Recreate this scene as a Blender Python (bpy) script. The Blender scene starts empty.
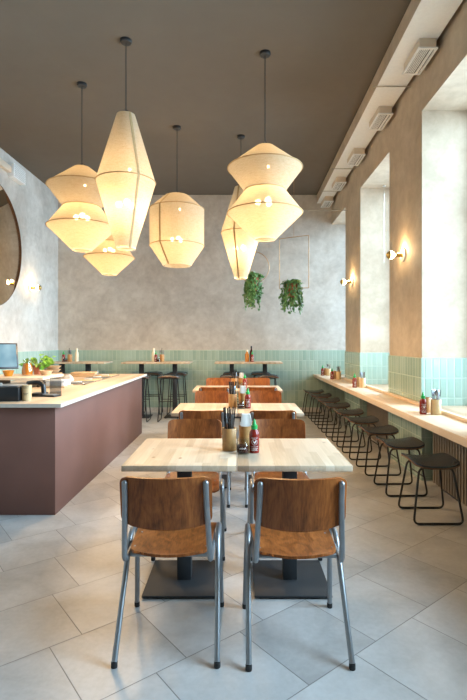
import bpy, bmesh, math, random
from mathutils import Vector, Matrix
random.seed(7)
PI = math.pi
sc = bpy.context.scene
C = sc.collection

# ------------------------------------------------------------------ dimensions
CAM_Z = 1.39
Y_FAR, Y_NEAR = 9.3, -2.2
X_L, X_R, X_OUT = -3.56, 1.85, 2.45
Z_C = 4.30
TILE_TOP = 1.23
NICHES = [(8.09, 9.30), (5.74, 7.10), (3.365, 4.725), (0.99, 2.355)]
SOFFIT = 3.715

# ------------------------------------------------------------------ materials
def new_mat(name):
    m = bpy.data.materials.new(name); m.use_nodes = True
    nt = m.node_tree
    return m, nt, nt.nodes['Principled BSDF']

def N(nt, typ, **kw):
    n = nt.nodes.new(typ)
    for k, v in kw.items():
        setattr(n, k, v)
    return n

def ramp(nt, stops):
    r = N(nt, 'ShaderNodeValToRGB')
    el = r.color_ramp.elements
    while len(el) < len(stops): el.new(0.5)
    for e, (p, c) in zip(el, stops):
        e.position = p; e.color = (c[0], c[1], c[2], 1)
    return r

def math_n(nt, op, a, b=None):
    n = N(nt, 'ShaderNodeMath', operation=op)
    for i, v in enumerate((a, b)):
        if v is None: continue
        if isinstance(v, (int, float)): n.inputs[i].default_value = v
        else: nt.links.new(v, n.inputs[i])
    return n.outputs[0]

def coords(nt, scale=(1, 1, 1), rot=(0, 0, 0), src='Object'):
    t = N(nt, 'ShaderNodeTexCoord'); mp = N(nt, 'ShaderNodeMapping')
    mp.inputs['Scale'].default_value = scale; mp.inputs['Rotation'].default_value = rot
    nt.links.new(t.outputs[src], mp.inputs['Vector'])
    return mp.outputs['Vector']

def noise(nt, vec, scale, detail=4, rough=0.55, dist=0.0):
    n = N(nt, 'ShaderNodeTexNoise')
    n.inputs['Scale'].default_value = scale; n.inputs['Detail'].default_value = detail
    n.inputs['Roughness'].default_value = rough; n.inputs['Distortion'].default_value = dist
    nt.links.new(vec, n.inputs['Vector'])
    return n.outputs['Fac']

def bump(nt, h, bsdf, strength=0.2, dist=0.01):
    b = N(nt, 'ShaderNodeBump')
    b.inputs['Strength'].default_value = strength; b.inputs['Distance'].default_value = dist
    nt.links.new(h, b.inputs['Height']); nt.links.new(b.outputs[0], bsdf.inputs['Normal'])

def simple(name, col, rough=0.5, metal=0.0, var=0.12, scale=30, spec=0.5):
    """a plain finish with a little procedural unevenness"""
    m, nt, b = new_mat(name)
    v = coords(nt)
    f = noise(nt, v, scale)
    lo = [c * (1 - var) for c in col]; hi = [min(1, c * (1 + var)) for c in col]
    r = ramp(nt, [(0.3, lo), (0.7, hi)])
    nt.links.new(f, r.inputs[0]); nt.links.new(r.outputs[0], b.inputs['Base Color'])
    b.inputs['Roughness'].default_value = rough; b.inputs['Metallic'].default_value = metal
    b.inputs['Specular IOR Level'].default_value = spec
    return m

def plaster(name, c0, c1, c2, scale=1.6, rough=0.75):
    m, nt, b = new_mat(name)
    v = coords(nt)
    a = noise(nt, v, scale, 6, 0.62, 0.6)
    d = noise(nt, v, scale * 5.5, 5, 0.65, 0.3)
    mx = math_n(nt, 'ADD', math_n(nt, 'MULTIPLY', a, 0.62), math_n(nt, 'MULTIPLY', d, 0.38))
    r = ramp(nt, [(0.36, c0), (0.5, c1), (0.64, c2)])
    nt.links.new(mx, r.inputs[0]); nt.links.new(r.outputs[0], b.inputs['Base Color'])
    b.inputs['Roughness'].default_value = rough
    bump(nt, mx, b, 0.12, 0.02)
    return m

def tile_mat(name, axis):
    """upright glazed tiles stacked in straight rows; axis: the horizontal world axis of the wall"""
    m, nt, b = new_mat(name)
    t = N(nt, 'ShaderNodeTexCoord'); s = N(nt, 'ShaderNodeSeparateXYZ'); nt.links.new(t.outputs['Object'], s.inputs[0])
    TW, TH, G = 0.075, 0.2, 0.0035
    u = math_n(nt, 'DIVIDE', s.outputs[axis], TW)
    w = math_n(nt, 'DIVIDE', math_n(nt, 'SUBTRACT', s.outputs['Z'], TILE_TOP), TH)
    fu, fw = math_n(nt, 'FRACT', u), math_n(nt, 'FRACT', w)
    du = math_n(nt, 'MULTIPLY', math_n(nt, 'MINIMUM', fu, math_n(nt, 'SUBTRACT', 1.0, fu)), TW)
    dw = math_n(nt, 'MULTIPLY', math_n(nt, 'MINIMUM', fw, math_n(nt, 'SUBTRACT', 1.0, fw)), TH)
    dd = math_n(nt, 'MINIMUM', du, dw)
    edge = N(nt, 'ShaderNodeMapRange'); edge.inputs['From Min'].default_value = G * 0.5; edge.inputs['From Max'].default_value = G * 1.6
    nt.links.new(dd, edge.inputs['Value'])
    cell = N(nt, 'ShaderNodeCombineXYZ')
    nt.links.new(math_n(nt, 'FLOOR', u), cell.inputs[0]); nt.links.new(math_n(nt, 'FLOOR', w), cell.inputs[1])
    wn = N(nt, 'ShaderNodeTexWhiteNoise', noise_dimensions='3D'); nt.links.new(cell.outputs[0], wn.inputs['Vector'])
    big = noise(nt, t.outputs['Object'], 14, 3)
    fac = math_n(nt, 'ADD', math_n(nt, 'MULTIPLY', wn.outputs['Value'], 0.6), math_n(nt, 'MULTIPLY', big, 0.4))
    r = ramp(nt, [(0.15, (0.31, 0.43, 0.355)), (0.5, (0.365, 0.485, 0.405)), (0.85, (0.42, 0.54, 0.46))])
    nt.links.new(fac, r.inputs[0])
    mix = N(nt, 'ShaderNodeMix', data_type='RGBA')
    nt.links.new(edge.outputs[0], mix.inputs['Factor'])
    mix.inputs['A'].default_value = (0.43, 0.54, 0.455, 1); nt.links.new(r.outputs[0], mix.inputs['B'])
    nt.links.new(mix.outputs['Result'], b.inputs['Base Color'])
    rr = N(nt, 'ShaderNodeMapRange'); rr.inputs['To Min'].default_value = 0.7; rr.inputs['To Max'].default_value = 0.16
    nt.links.new(edge.outputs[0], rr.inputs['Value']); nt.links.new(rr.outputs[0], b.inputs['Roughness'])
    edge2 = N(nt, 'ShaderNodeMapRange'); edge2.interpolation_type = 'SMOOTHSTEP'
    edge2.inputs['From Min'].default_value = 0.0; edge2.inputs['From Max'].default_value = 0.012
    nt.links.new(dd, edge2.inputs['Value'])
    hh = math_n(nt, 'ADD', edge2.outputs[0], math_n(nt, 'ADD', math_n(nt, 'MULTIPLY', big, 0.5), math_n(nt, 'MULTIPLY', wn.outputs['Value'], 0.25)))
    bump(nt, hh, b, 0.35, 0.005)
    return m

def floor_mat():
    m, nt, b = new_mat('floor_tiles')
    t = N(nt, 'ShaderNodeTexCoord'); s = N(nt, 'ShaderNodeSeparateXYZ'); nt.links.new(t.outputs['Object'], s.inputs[0])
    ang = math.radians(38.5); cu, su = math.cos(ang), math.sin(ang); P = 0.45
    X, Y = s.outputs['X'], s.outputs['Y']
    uu = math_n(nt, 'ADD', math_n(nt, 'MULTIPLY', X, cu), math_n(nt, 'MULTIPLY', Y, su))
    vv = math_n(nt, 'ADD', math_n(nt, 'MULTIPLY', X, -su), math_n(nt, 'MULTIPLY', Y, cu))
    row = math_n(nt, 'DIVIDE', math_n(nt, 'SUBTRACT', vv, 2.21), P)
    rf = math_n(nt, 'FLOOR', row)
    col = math_n(nt, 'DIVIDE', math_n(nt, 'SUBTRACT', math_n(nt, 'SUBTRACT', uu, 0.81), math_n(nt, 'MULTIPLY', rf, 0.15)), P)
    fr, fc = math_n(nt, 'FRACT', row), math_n(nt, 'FRACT', col)
    d1 = math_n(nt, 'MINIMUM', fr, math_n(nt, 'SUBTRACT', 1.0, fr))
    d2 = math_n(nt, 'MINIMUM', fc, math_n(nt, 'SUBTRACT', 1.0, fc))
    dd = math_n(nt, 'MULTIPLY', math_n(nt, 'MINIMUM', d1, d2), P)
    e = N(nt, 'ShaderNodeMapRange'); e.inputs['From Min'].default_value = 0.0008; e.inputs['From Max'].default_value = 0.0030
    nt.links.new(dd, e.inputs['Value'])
    cell = N(nt, 'ShaderNodeCombineXYZ'); nt.links.new(rf, cell.inputs[0]); nt.links.new(math_n(nt, 'FLOOR', col), cell.inputs[1])
    wn = N(nt, 'ShaderNodeTexWhiteNoise', noise_dimensions='3D'); nt.links.new(cell.outputs[0], wn.inputs['Vector'])
    # each tile samples the cement pattern at its own offset
    off = N(nt, 'ShaderNodeVectorMath', operation='MULTIPLY_ADD')
    nt.links.new(wn.outputs['Color'], off.inputs[0]); off.inputs[1].default_value = (9, 9, 9); nt.links.new(t.outputs['Object'], off.inputs[2])
    a = noise(nt, off.outputs[0], 3.2, 7, 0.62, 0.7)
    g = noise(nt, off.outputs[0], 38, 4, 0.6)
    mx = math_n(nt, 'ADD', math_n(nt, 'ADD', math_n(nt, 'MULTIPLY', a, 0.62), math_n(nt, 'MULTIPLY', g, 0.2)), math_n(nt, 'MULTIPLY', wn.outputs['Value'], 0.18))
    r = ramp(nt, [(0.32, (0.33, 0.325, 0.32)), (0.5, (0.43, 0.425, 0.42)), (0.70, (0.54, 0.535, 0.53))])
    nt.links.new(mx, r.inputs[0])
    mix = N(nt, 'ShaderNodeMix', data_type='RGBA')
    nt.links.new(e.outputs[0], mix.inputs['Factor'])
    mix.inputs['A'].default_value = (0.17, 0.16, 0.15, 1); nt.links.new(r.outputs[0], mix.inputs['B'])
    nt.links.new(mix.outputs['Result'], b.inputs['Base Color'])
    rr = N(nt, 'ShaderNodeMapRange'); rr.inputs['To Min'].default_value = 0.30; rr.inputs['To Max'].default_value = 0.42
    nt.links.new(a, rr.inputs['Value']); nt.links.new(rr.outputs[0], b.inputs['Roughness'])
    hh = math_n(nt, 'ADD', e.outputs[0], math_n(nt, 'MULTIPLY', g, 0.02))
    bump(nt, hh, b, 0.35, 0.003)
    return m

def stave_wood(name, lo, mid, hi, stave=0.045, along='Y', rough=0.45, knots=True):
    """glued staves, grain running along one axis; every object shifts the pattern"""
    m, nt, b = new_mat(name)
    t = N(nt, 'ShaderNodeTexCoord'); oi = N(nt, 'ShaderNodeObjectInfo')
    ad = N(nt, 'ShaderNodeVectorMath', operation='ADD')
    cm = N(nt, 'ShaderNodeCombineXYZ'); sh = math_n(nt, 'MULTIPLY', oi.outputs['Random'], 7.0)
    for i in range(3): nt.links.new(sh, cm.inputs[i])
    nt.links.new(t.outputs['Object'], ad.inputs[0]); nt.links.new(cm.outputs[0], ad.inputs[1])
    s = N(nt, 'ShaderNodeSeparateXYZ'); nt.links.new(ad.outputs[0], s.inputs[0])
    cross, ln = ('X', 'Y') if along == 'Y' else ('Y', 'X')
    k = math_n(nt, 'FLOOR', math_n(nt, 'DIVIDE', s.outputs[cross], stave))
    wn = N(nt, 'ShaderNodeTexWhiteNoise', noise_dimensions='1D'); nt.links.new(k, wn.inputs['W'])
    kk = math_n(nt, 'FLOOR', math_n(nt, 'DIVIDE', math_n(nt, 'ADD', s.outputs[ln], math_n(nt, 'MULTIPLY', wn.outputs['Value'], 3.0)), 0.6))
    cc = N(nt, 'ShaderNodeCombineXYZ'); nt.links.new(k, cc.inputs[0]); nt.links.new(kk, cc.inputs[1])
    w2 = N(nt, 'ShaderNodeTexWhiteNoise', noise_dimensions='3D'); nt.links.new(cc.outputs[0], w2.inputs['Vector'])
    st = N(nt, 'ShaderNodeMapping'); st.inputs['Scale'].default_value = (1, 0.06, 1) if along == 'Y' else (0.06, 1, 1)
    off = N(nt, 'ShaderNodeVectorMath', operation='MULTIPLY_ADD')
    nt.links.new(w2.outputs['Color'], off.inputs[0]); off.inputs[1].default_value = (3, 3, 3); nt.links.new(ad.outputs[0], off.inputs[2])
    nt.links.new(off.outputs[0], st.inputs['Vector'])
    g = noise(nt, st.outputs[0], 60, 4, 0.6, 0.4)
    fac = math_n(nt, 'ADD', math_n(nt, 'MULTIPLY', g, 0.55), math_n(nt, 'MULTIPLY', w2.outputs['Value'], 0.45))
    r = ramp(nt, [(0.2, lo), (0.5, mid), (0.8, hi)]); nt.links.new(fac, r.inputs[0])
    out = r.outputs[0]
    if knots:
        vo = N(nt, 'ShaderNodeTexVoronoi'); vo.inputs['Scale'].default_value = 5.0
        mp = N(nt, 'ShaderNodeMapping'); mp.inputs['Scale'].default_value = (1.4, 0.8, 1.2) if along == 'Y' else (0.8, 1.4, 1.2)
        nt.links.new(ad.outputs[0], mp.inputs['Vector']); nt.links.new(mp.outputs[0], vo.inputs['Vector'])
        mr = N(nt, 'ShaderNodeMapRange'); mr.inputs['From Min'].default_value = 0.03; mr.inputs['From Max'].default_value = 0.10
        nt.links.new(vo.outputs['Distance'], mr.inputs['Value'])
        mix = N(nt, 'ShaderNodeMix', data_type='RGBA'); nt.links.new(mr.outputs[0], mix.inputs['Factor'])
        mix.inputs['A'].default_value = (lo[0] * 0.55, lo[1] * 0.45, lo[2] * 0.38, 1); nt.links.new(out, mix.inputs['B'])
        out = mix.outputs['Result']
    nt.links.new(out, b.inputs['Base Color'])
    b.inputs['Roughness'].default_value = rough
    bump(nt, fac, b, 0.08, 0.003)
    return m

def ply_wood(name):
    """brown stained beech plywood with flecks and flame figure"""
    m, nt, b = new_mat(name)
    t = N(nt, 'ShaderNodeTexCoord'); oi = N(nt, 'ShaderNodeObjectInfo')
    cm = N(nt, 'ShaderNodeCombineXYZ'); sh = math_n(nt, 'MULTIPLY', oi.outputs['Random'], 11.0)
    for i in range(3): nt.links.new(sh, cm.inputs[i])
    ad = N(nt, 'ShaderNodeVectorMath', operation='ADD')
    nt.links.new(t.outputs['Object'], ad.inputs[0]); nt.links.new(cm.outputs[0], ad.inputs[1])
    mp = N(nt, 'ShaderNodeMapping'); mp.inputs['Scale'].default_value = (1, 0.5, 0.28); nt.links.new(ad.outputs[0], mp.inputs[0])
    a = noise(nt, mp.outputs[0], 16, 5, 0.6, 1.6)
    mp2 = N(nt, 'ShaderNodeMapping'); mp2.inputs['Scale'].default_value = (1, 0.12, 0.12); nt.links.new(ad.outputs[0], mp2.inputs[0])
    f = noise(nt, mp2.outputs[0], 170, 3, 0.6)
    fac = math_n(nt, 'ADD', math_n(nt, 'MULTIPLY', a, 0.65), math_n(nt, 'MULTIPLY', f, 0.35))
    r = ramp(nt, [(0.3, (0.105, 0.029, 0.007)), (0.5, (0.275, 0.082, 0.019)), (0.7, (0.45, 0.150, 0.038))])
    nt.links.new(fac, r.inputs[0]); nt.links.new(r.outputs[0], b.inputs['Base Color'])
    b.inputs['Specular IOR Level'].default_value = 0.3; b.inputs['Roughness'].default_value = 0.36; b.inputs['Coat Weight'].default_value = 0.1; b.inputs['Coat Roughness'].default_value = 0.25
    bump(nt, f, b, 0.05, 0.001)
    return m

def fabric_mat():
    """loosely woven linen lampshade: light passes through the cloth and, a little, between its threads"""
    m = bpy.data.materials.new('lampshade_linen'); m.use_nodes = True
    nt = m.node_tree; nt.nodes.clear()
    out = N(nt, 'ShaderNodeOutputMaterial')
    v = coords(nt)
    mp = N(nt, 'ShaderNodeMapping'); mp.inputs['Scale'].default_value = (1, 1, 0.12); nt.links.new(v, mp.inputs[0])
    mq = N(nt, 'ShaderNodeMapping'); mq.inputs['Scale'].default_value = (0.12, 0.12, 1); nt.links.new(v, mq.inputs[0])
    a = noise(nt, mp.outputs[0], 190, 2, 0.5); c = noise(nt, mq.outputs[0], 190, 2, 0.5)
    fac = math_n(nt, 'MULTIPLY', math_n(nt, 'ADD', a, c), 0.5)
    r = ramp(nt, [(0.36, (0.50, 0.415, 0.29)), (0.5, (0.61, 0.52, 0.38)), (0.64, (0.72, 0.63, 0.48))]); nt.links.new(fac, r.inputs[0])
    tr = N(nt, 'ShaderNodeBsdfTranslucent'); di = N(nt, 'ShaderNodeBsdfDiffuse'); tp = N(nt, 'ShaderNodeBsdfTransparent')
    nt.links.new(r.outputs[0], tr.inputs[0]); nt.links.new(r.outputs[0], di.inputs[0])
    m1 = N(nt, 'ShaderNodeMixShader'); m1.inputs[0].default_value = 0.42
    nt.links.new(tr.outputs[0], m1.inputs[1]); nt.links.new(di.outputs[0], m1.inputs[2])
    m2 = N(nt, 'ShaderNodeMixShader'); 
    hole = N(nt, 'ShaderNodeMapRange'); hole.inputs['From Min'].default_value = 0.42; hole.inputs['From Max'].default_value = 0.6
    hole.inputs['To Min'].default_value = 0.03; hole.inputs['To Max'].default_value = 0.16
    nt.links.new(fac, hole.inputs[0]); nt.links.new(hole.outputs[0], m2.inputs[0])
    nt.links.new(m1.outputs[0], m2.inputs[1]); nt.links.new(tp.outputs[0], m2.inputs[2])
    nt.links.new(m2.outputs[0], out.inputs[0])
    return m

def emit_mat(name, col, strength):
    m, nt, b = new_mat(name)
    b.inputs['Base Color'].default_value = (*col, 1)
    b.inputs['Emission Color'].default_value = (*col, 1); b.inputs['Emission Strength'].default_value = strength
    return m

def pane_mat(name, tint, gloss=0.08):
    """clear glass or plastic as a thin sheet"""
    m = bpy.data.materials.new(name); m.use_nodes = True
    nt = m.node_tree; nt.nodes.clear()
    out = N(nt, 'ShaderNodeOutputMaterial'); tp = N(nt, 'ShaderNodeBsdfTransparent'); gl = N(nt, 'ShaderNodeBsdfGlossy')
    tp.inputs[0].default_value = (*tint, 1); gl.inputs['Roughness'].default_value = 0.04
    mx = N(nt, 'ShaderNodeMixShader'); mx.inputs[0].default_value = gloss
    nt.links.new(tp.outputs[0], mx.inputs[1]); nt.links.new(gl.outputs[0], mx.inputs[2]); nt.links.new(mx.outputs[0], out.inputs[0])
    return m

def mirror_mat():
    m, nt, b = new_mat('bronze_mirror')
    v = coords(nt); f = noise(nt, v, 2.0)
    r = ramp(nt, [(0.3, (0.66, 0.50, 0.33)), (0.7, (0.70, 0.54, 0.36))]); nt.links.new(f, r.inputs[0]); nt.links.new(r.outputs[0], b.inputs['Base Color'])
    b.inputs['Metallic'].default_value = 1.0; b.inputs['Roughness'].default_value = 0.03
    return m

M = {}
M['plaster'] = plaster('wall_plaster', (0.46, 0.41, 0.355), (0.57, 0.52, 0.46), (0.68, 0.635, 0.575))
M['plaster_lamp_tint'] = plaster('lamp_tinted_plaster', (0.47, 0.37, 0.265), (0.56, 0.45, 0.33), (0.65, 0.54, 0.41))  # wall plaster tinted tan; warm lamp light is put into the colour
M['ceiling'] = plaster('ceiling_paint', (0.135, 0.108, 0.080), (0.142, 0.114, 0.085), (0.150, 0.121, 0.091), 0.8, 0.85)
M['tile_x'] = tile_mat('sage_tiles_across', 'X')
M['tile_y'] = tile_mat('sage_tiles_along', 'Y')
M['floor'] = floor_mat()
M['base_white'] = simple('baseboard_paint', (0.62, 0.60, 0.56), 0.5)
M['duct'] = simple('duct_paint', (0.72, 0.61, 0.48), 0.6, var=0.04, scale=4)
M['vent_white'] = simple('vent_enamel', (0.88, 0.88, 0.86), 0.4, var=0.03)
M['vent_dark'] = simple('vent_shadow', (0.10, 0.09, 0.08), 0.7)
M['table_wood'] = stave_wood('pale_ash_staves', (0.42, 0.305, 0.20), (0.53, 0.41, 0.29), (0.62, 0.50, 0.375))
M['ledge_wood'] = stave_wood('pine_planks', (0.64, 0.46, 0.31), (0.74, 0.575, 0.41), (0.80, 0.66, 0.50), stave=0.12, along='Y')
M['counter_wood'] = stave_wood('oak_counter_staves', (0.40, 0.28, 0.18), (0.48, 0.355, 0.24), (0.55, 0.43, 0.31), stave=0.09, along='Y', knots=False)
M['sill_wood'] = stave_wood('sill_boards', (0.42, 0.29, 0.18), (0.50, 0.36, 0.235), (0.57, 0.43, 0.29), stave=0.2, along='Y', knots=False)
M['slab_edge'] = simple('pale_slab_edge', (0.54, 0.49, 0.43), 0.5, var=0.06)
M['counter_body'] = simple('maroon_panel', (0.165, 0.080, 0.063), 0.5, var=0.06, scale=3, spec=0.25)
M['ply'] = ply_wood('stained_plywood')
M['ply_edge'] = simple('brown_stool_edge', (0.16, 0.075, 0.035), 0.5, var=0.2)
M['steel_grey'] = simple('grey_tube', (0.30, 0.32, 0.34), 0.36, metal=0.75, var=0.06)
M['black_metal'] = simple('black_powder_coat', (0.018, 0.019, 0.021), 0.42, var=0.15)
M['plate_metal'] = simple('anthracite_plate', (0.036, 0.039, 0.043), 0.6, var=0.1, scale=12, spec=0.25)
M['black_seat'] = simple('black_leatherette', (0.044, 0.054, 0.066), 0.22, var=0.2, scale=60, spec=0.7)
M['rubber'] = simple('rubber_foot', (0.02, 0.02, 0.02), 0.7)
M['fabric'] = fabric_mat()
M['seam'] = simple('shade_binding', (0.42, 0.29, 0.14), 0.8)
M['bulb'] = emit_mat('lit_bulb', (1.0, 0.66, 0.30), 40.0)
M['bulb_wall'] = emit_mat('lit_globe', (1.0, 0.72, 0.38), 14.0)
M['brass'] = simple('brushed_brass', (0.62, 0.40, 0.12), 0.28, metal=1.0, var=0.05)
M['copper'] = simple('copper_wire', (0.55, 0.36, 0.20), 0.35, metal=0.8)
M['rose_white'] = simple('ceramic_rose', (0.75, 0.70, 0.64), 0.35)
M['rod'] = simple('galvanised_rod', (0.50, 0.46, 0.40), 0.4, metal=0.6)
M['mirror'] = mirror_mat()
M['glass'] = pane_mat('window_glass', (0.97, 0.99, 0.99), 0.06)
M['jar_glass'] = pane_mat('jar_glass', (0.90, 0.92, 0.91), 0.03)
M['jug_glass'] = pane_mat('jug_glass', (0.95, 0.93, 0.88), 0.05)
M['clear_plastic'] = pane_mat('clear_plastic', (0.80, 0.82, 0.84), 0.22)
M['frame_white'] = simple('window_frame_paint', (0.70, 0.70, 0.68), 0.45)
M['bamboo'] = stave_wood('bamboo', (0.34, 0.165, 0.050), (0.44, 0.225, 0.075), (0.52, 0.30, 0.115), stave=0.02, along='Y', knots=False)
M['bamboo_pale'] = stave_wood('pale_bamboo', (0.58, 0.39, 0.185), (0.68, 0.48, 0.25), (0.75, 0.56, 0.33), stave=0.02, along='Y', knots=False)
M['paper'] = simple('paper_napkin', (0.74, 0.73, 0.70), 0.8, var=0.05)
M['bag_paper'] = simple('greyish_paper', (0.42, 0.40, 0.37), 0.8)
M['sauce_red'] = simple('chili_sauce', (0.22, 0.018, 0.010), 0.25, var=0.12)
M['cap_green'] = simple('green_cap', (0.012, 0.33, 0.075), 0.35, var=0.06)
M['label_white'] = simple('printed_white', (0.78, 0.74, 0.72), 0.6, var=0.03)
M['soy'] = simple('dark_chili_oil', (0.050, 0.010, 0.005), 0.5, var=0.3, spec=0.1)
M['amber'] = simple('amber_tea', (0.52, 0.19, 0.016), 0.15, var=0.12)
M['cream'] = simple('cream_bottle', (0.74, 0.66, 0.48), 0.4, var=0.04)
M['cutlery'] = simple('steel_cutlery', (0.30, 0.31, 0.33), 0.3, metal=0.9)
M['chopstick'] = simple('dark_chopstick', (0.016, 0.012, 0.010), 0.6, spec=0.2)
M['kraft'] = simple('kraft_board', (0.50, 0.33, 0.18), 0.75, var=0.1)
M['kraft_pale'] = simple('pale_kraft_cup', (0.50, 0.355, 0.185), 0.6, var=0.05)
M['ink'] = simple('black_ink', (0.03, 0.03, 0.03), 0.7)
M['black_plastic'] = simple('black_plastic', (0.014, 0.015, 0.017), 0.3, var=0.1)
M['grey_plastic'] = simple('grey_plastic', (0.16, 0.17, 0.18), 0.4)
M['white_plastic'] = simple('white_plastic', (0.62, 0.62, 0.61), 0.4, var=0.03)
M['inox'] = simple('brushed_inox', (0.52, 0.52, 0.51), 0.26, metal=1.0, var=0.06)
M['terracotta'] = simple('terracotta', (0.48, 0.155, 0.075), 0.75, var=0.12)
M['soil'] = simple('potting_soil', (0.03, 0.02, 0.014), 0.9, var=0.3)
M['stem'] = simple('plant_stem', (0.12, 0.17, 0.05), 0.6)
M['slat'] = simple('taupe_slat', (0.30, 0.245, 0.19), 0.5, var=0.1)
M['slat_back'] = simple('slat_backing', (0.022, 0.019, 0.016), 0.7)

def leaf_mat(name, lo, hi):
    m, nt, b = new_mat(name)
    v = coords(nt); f = noise(nt, v, 22, 2)
    r = ramp(nt, [(0.35, lo), (0.65, hi)]); nt.links.new(f, r.inputs[0]); nt.links.new(r.outputs[0], b.inputs['Base Color'])
    b.inputs['Roughness'].default_value = 0.4
    b.inputs['Transmission Weight'].default_value = 0.0
    return m
M['leaf'] = leaf_mat('ivy_leaf', (0.07, 0.18, 0.045), (0.20, 0.38, 0.12))
M['leaf_bright'] = leaf_mat('basil_leaf', (0.10, 0.26, 0.02), (0.22, 0.42, 0.05))

def screen_mat():
    m, nt, b = new_mat('screen_glow')
    v = coords(nt); f = noise(nt, v, 5.0, 2)
    r = ramp(nt, [(0.35, (0.16, 0.36, 0.48)), (0.65, (0.42, 0.66, 0.76))]); nt.links.new(f, r.inputs[0])
    b.inputs['Base Color'].default_value = (0.02, 0.02, 0.02, 1); b.inputs['Roughness'].default_value = 0.15
    nt.links.new(r.outputs[0], b.inputs['Emission Color']); b.inputs['Emission Strength'].default_value = 0.55
    return m
M['screen'] = screen_mat()

# ------------------------------------------------------------------ mesh helpers
def nb(): return bmesh.new()

def box(bm, x0, x1, y0, y1, z0, z1, bev=0.0, mtx=None):
    r = bmesh.ops.create_cube(bm, size=1.0)
    vs = r['verts']
    for v in vs:
        v.co = Vector(((x0 + x1) / 2 + v.co.x * (x1 - x0), (y0 + y1) / 2 + v.co.y * (y1 - y0), (z0 + z1) / 2 + v.co.z * (z1 - z0)))
    geo = list(vs)
    if bev > 0:
        es = list({e for v in vs for e in v.link_edges})
        o = bmesh.ops.bevel(bm, geom=es, offset=bev, segments=2, affect='EDGES', profile=0.5)
        geo = list({v for f in o['faces'] for v in f.verts} | {v for v in vs if v.is_valid})
    if mtx is not None:
        bmesh.ops.transform(bm, matrix=mtx, verts=[v for v in geo if v.is_valid])
    return bm

def fillet(pts, rad, n=5):
    pts = [Vector(p) for p in pts]; out = [pts[0]]
    for i in range(1, len(pts) - 1):
        p, a, b = pts[i], pts[i - 1], pts[i + 1]
        da, db = (a - p), (b - p)
        r = min(rad, da.length * 0.45, db.length * 0.45)
        s, e = p + da.normalized() * r, p + db.normalized() * r
        for k in range(n + 1):
            t = k / n
            out.append((1 - t) ** 2 * s + 2 * t * (1 - t) * p + t * t * e)
    out.append(pts[-1])
    return out

def tube(bm, pts, r, seg=10, fil=0.0, closed=False, taper=None):
    pts = fillet(pts, fil) if fil > 0 else [Vector(p) for p in pts]
    n = len(pts); rings = []
    tan = []
    for i in range(n):
        if closed: d = pts[(i + 1) % n] - pts[i - 1]
        elif i == 0: d = pts[1] - pts[0]
        elif i == n - 1: d = pts[-1] - pts[-2]
        else: d = pts[i + 1] - pts[i - 1]
        tan.append(d.normalized())
    up = Vector((0, 0, 1)) if abs(tan[0].z) < 0.9 else Vector((1, 0, 0))
    nrm = tan[0].cross(up).normalized()
    for i in range(n):
        nrm = (nrm - tan[i] * nrm.dot(tan[i]))
        nrm = nrm.normalized() if nrm.length > 1e-6 else tan[i].orthogonal().normalized()
        bi = tan[i].cross(nrm)
        rr = r if taper is None else r * (1 + (taper - 1) * i / (n - 1))
        rings.append([bm.verts.new(pts[i] + (nrm * math.cos(2 * PI * k / seg) + bi * math.sin(2 * PI * k / seg)) * rr) for k in range(seg)])
    for i in range(n if closed else n - 1):
        a, b = rings[i], rings[(i + 1) % n]
        for k in range(seg):
            bm.faces.new((a[k], a[(k + 1) % seg], b[(k + 1) % seg], b[k]))
    if not closed:
        bm.faces.new(list(reversed(rings[0]))); bm.faces.new(rings[-1])
    return bm

def lathe(bm, prof, cx=0, cy=0, cz=0, seg=32, axis='Z'):
    """prof: (r, h) pairs; radius 0 closes to a point"""
    rings = []
    def P(r, h, a):
        if axis == 'Z': return (cx + r * math.cos(a), cy + r * math.sin(a), cz + h)
        return (cx + h, cy + r * math.cos(a), cz + r * math.sin(a))        # along X
    for r, h in prof:
        if r < 1e-6: rings.append([bm.verts.new(P(0, h, 0))])
        else: rings.append([bm.verts.new(P(r, h, 2 * PI * k / seg)) for k in range(seg)])
    for a, b in zip(rings, rings[1:]):
        for k in range(seg):
            k2 = (k + 1) % seg
            if len(a) == 1 and len(b) == 1: continue
            if len(a) == 1: bm.faces.new((a[0], b[k2], b[k]))
            elif len(b) == 1: bm.faces.new((a[k], a[k2], b[0]))
            else: bm.faces.new((a[k], a[k2], b[k2], b[k]))
    return bm

def solid_lathe(bm, prof, **kw):
    return lathe(bm, [(0, prof[0][1])] + list(prof) + [(0, prof[-1][1])], **kw)

def sheet(bm, nu, nv, f, th):
    """closed curved panel: f(u,v) in -1..1 -> point; thickness along the local normal"""
    P = [[Vector(f(-1 + 2 * i / nu, -1 + 2 * j / nv)) for j in range(nv + 1)] for i in range(nu + 1)]
    def nor(i, j):
        a = P[min(i + 1, nu)][j] - P[max(i - 1, 0)][j]; b = P[i][min(j + 1, nv)] - P[i][max(j - 1, 0)]
        n = a.cross(b)
        return n.normalized() if n.length > 1e-9 else Vector((0, 0, 1))
    A = [[bm.verts.new(P[i][j] + nor(i, j) * th / 2) for j in range(nv + 1)] for i in range(nu + 1)]
    B = [[bm.verts.new(P[i][j] - nor(i, j) * th / 2) for j in range(nv + 1)] for i in range(nu + 1)]
    for i in range(nu):
        for j in range(nv):
            bm.faces.new((A[i][j], A[i + 1][j], A[i + 1][j + 1], A[i][j + 1]))
            bm.faces.new((B[i][j], B[i][j + 1], B[i + 1][j + 1], B[i + 1][j]))
    for i in range(nu):
        bm.faces.new((A[i][0], B[i][0], B[i + 1][0], A[i + 1][0])); bm.faces.new((A[i][nv], A[i + 1][nv], B[i + 1][nv], B[i][nv]))
    for j in range(nv):
        bm.faces.new((A[0][j], A[0][j + 1], B[0][j + 1], B[0][j])); bm.faces.new((A[nu][j], B[nu][j], B[nu][j + 1], A[nu][j + 1]))
    return bm

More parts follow.
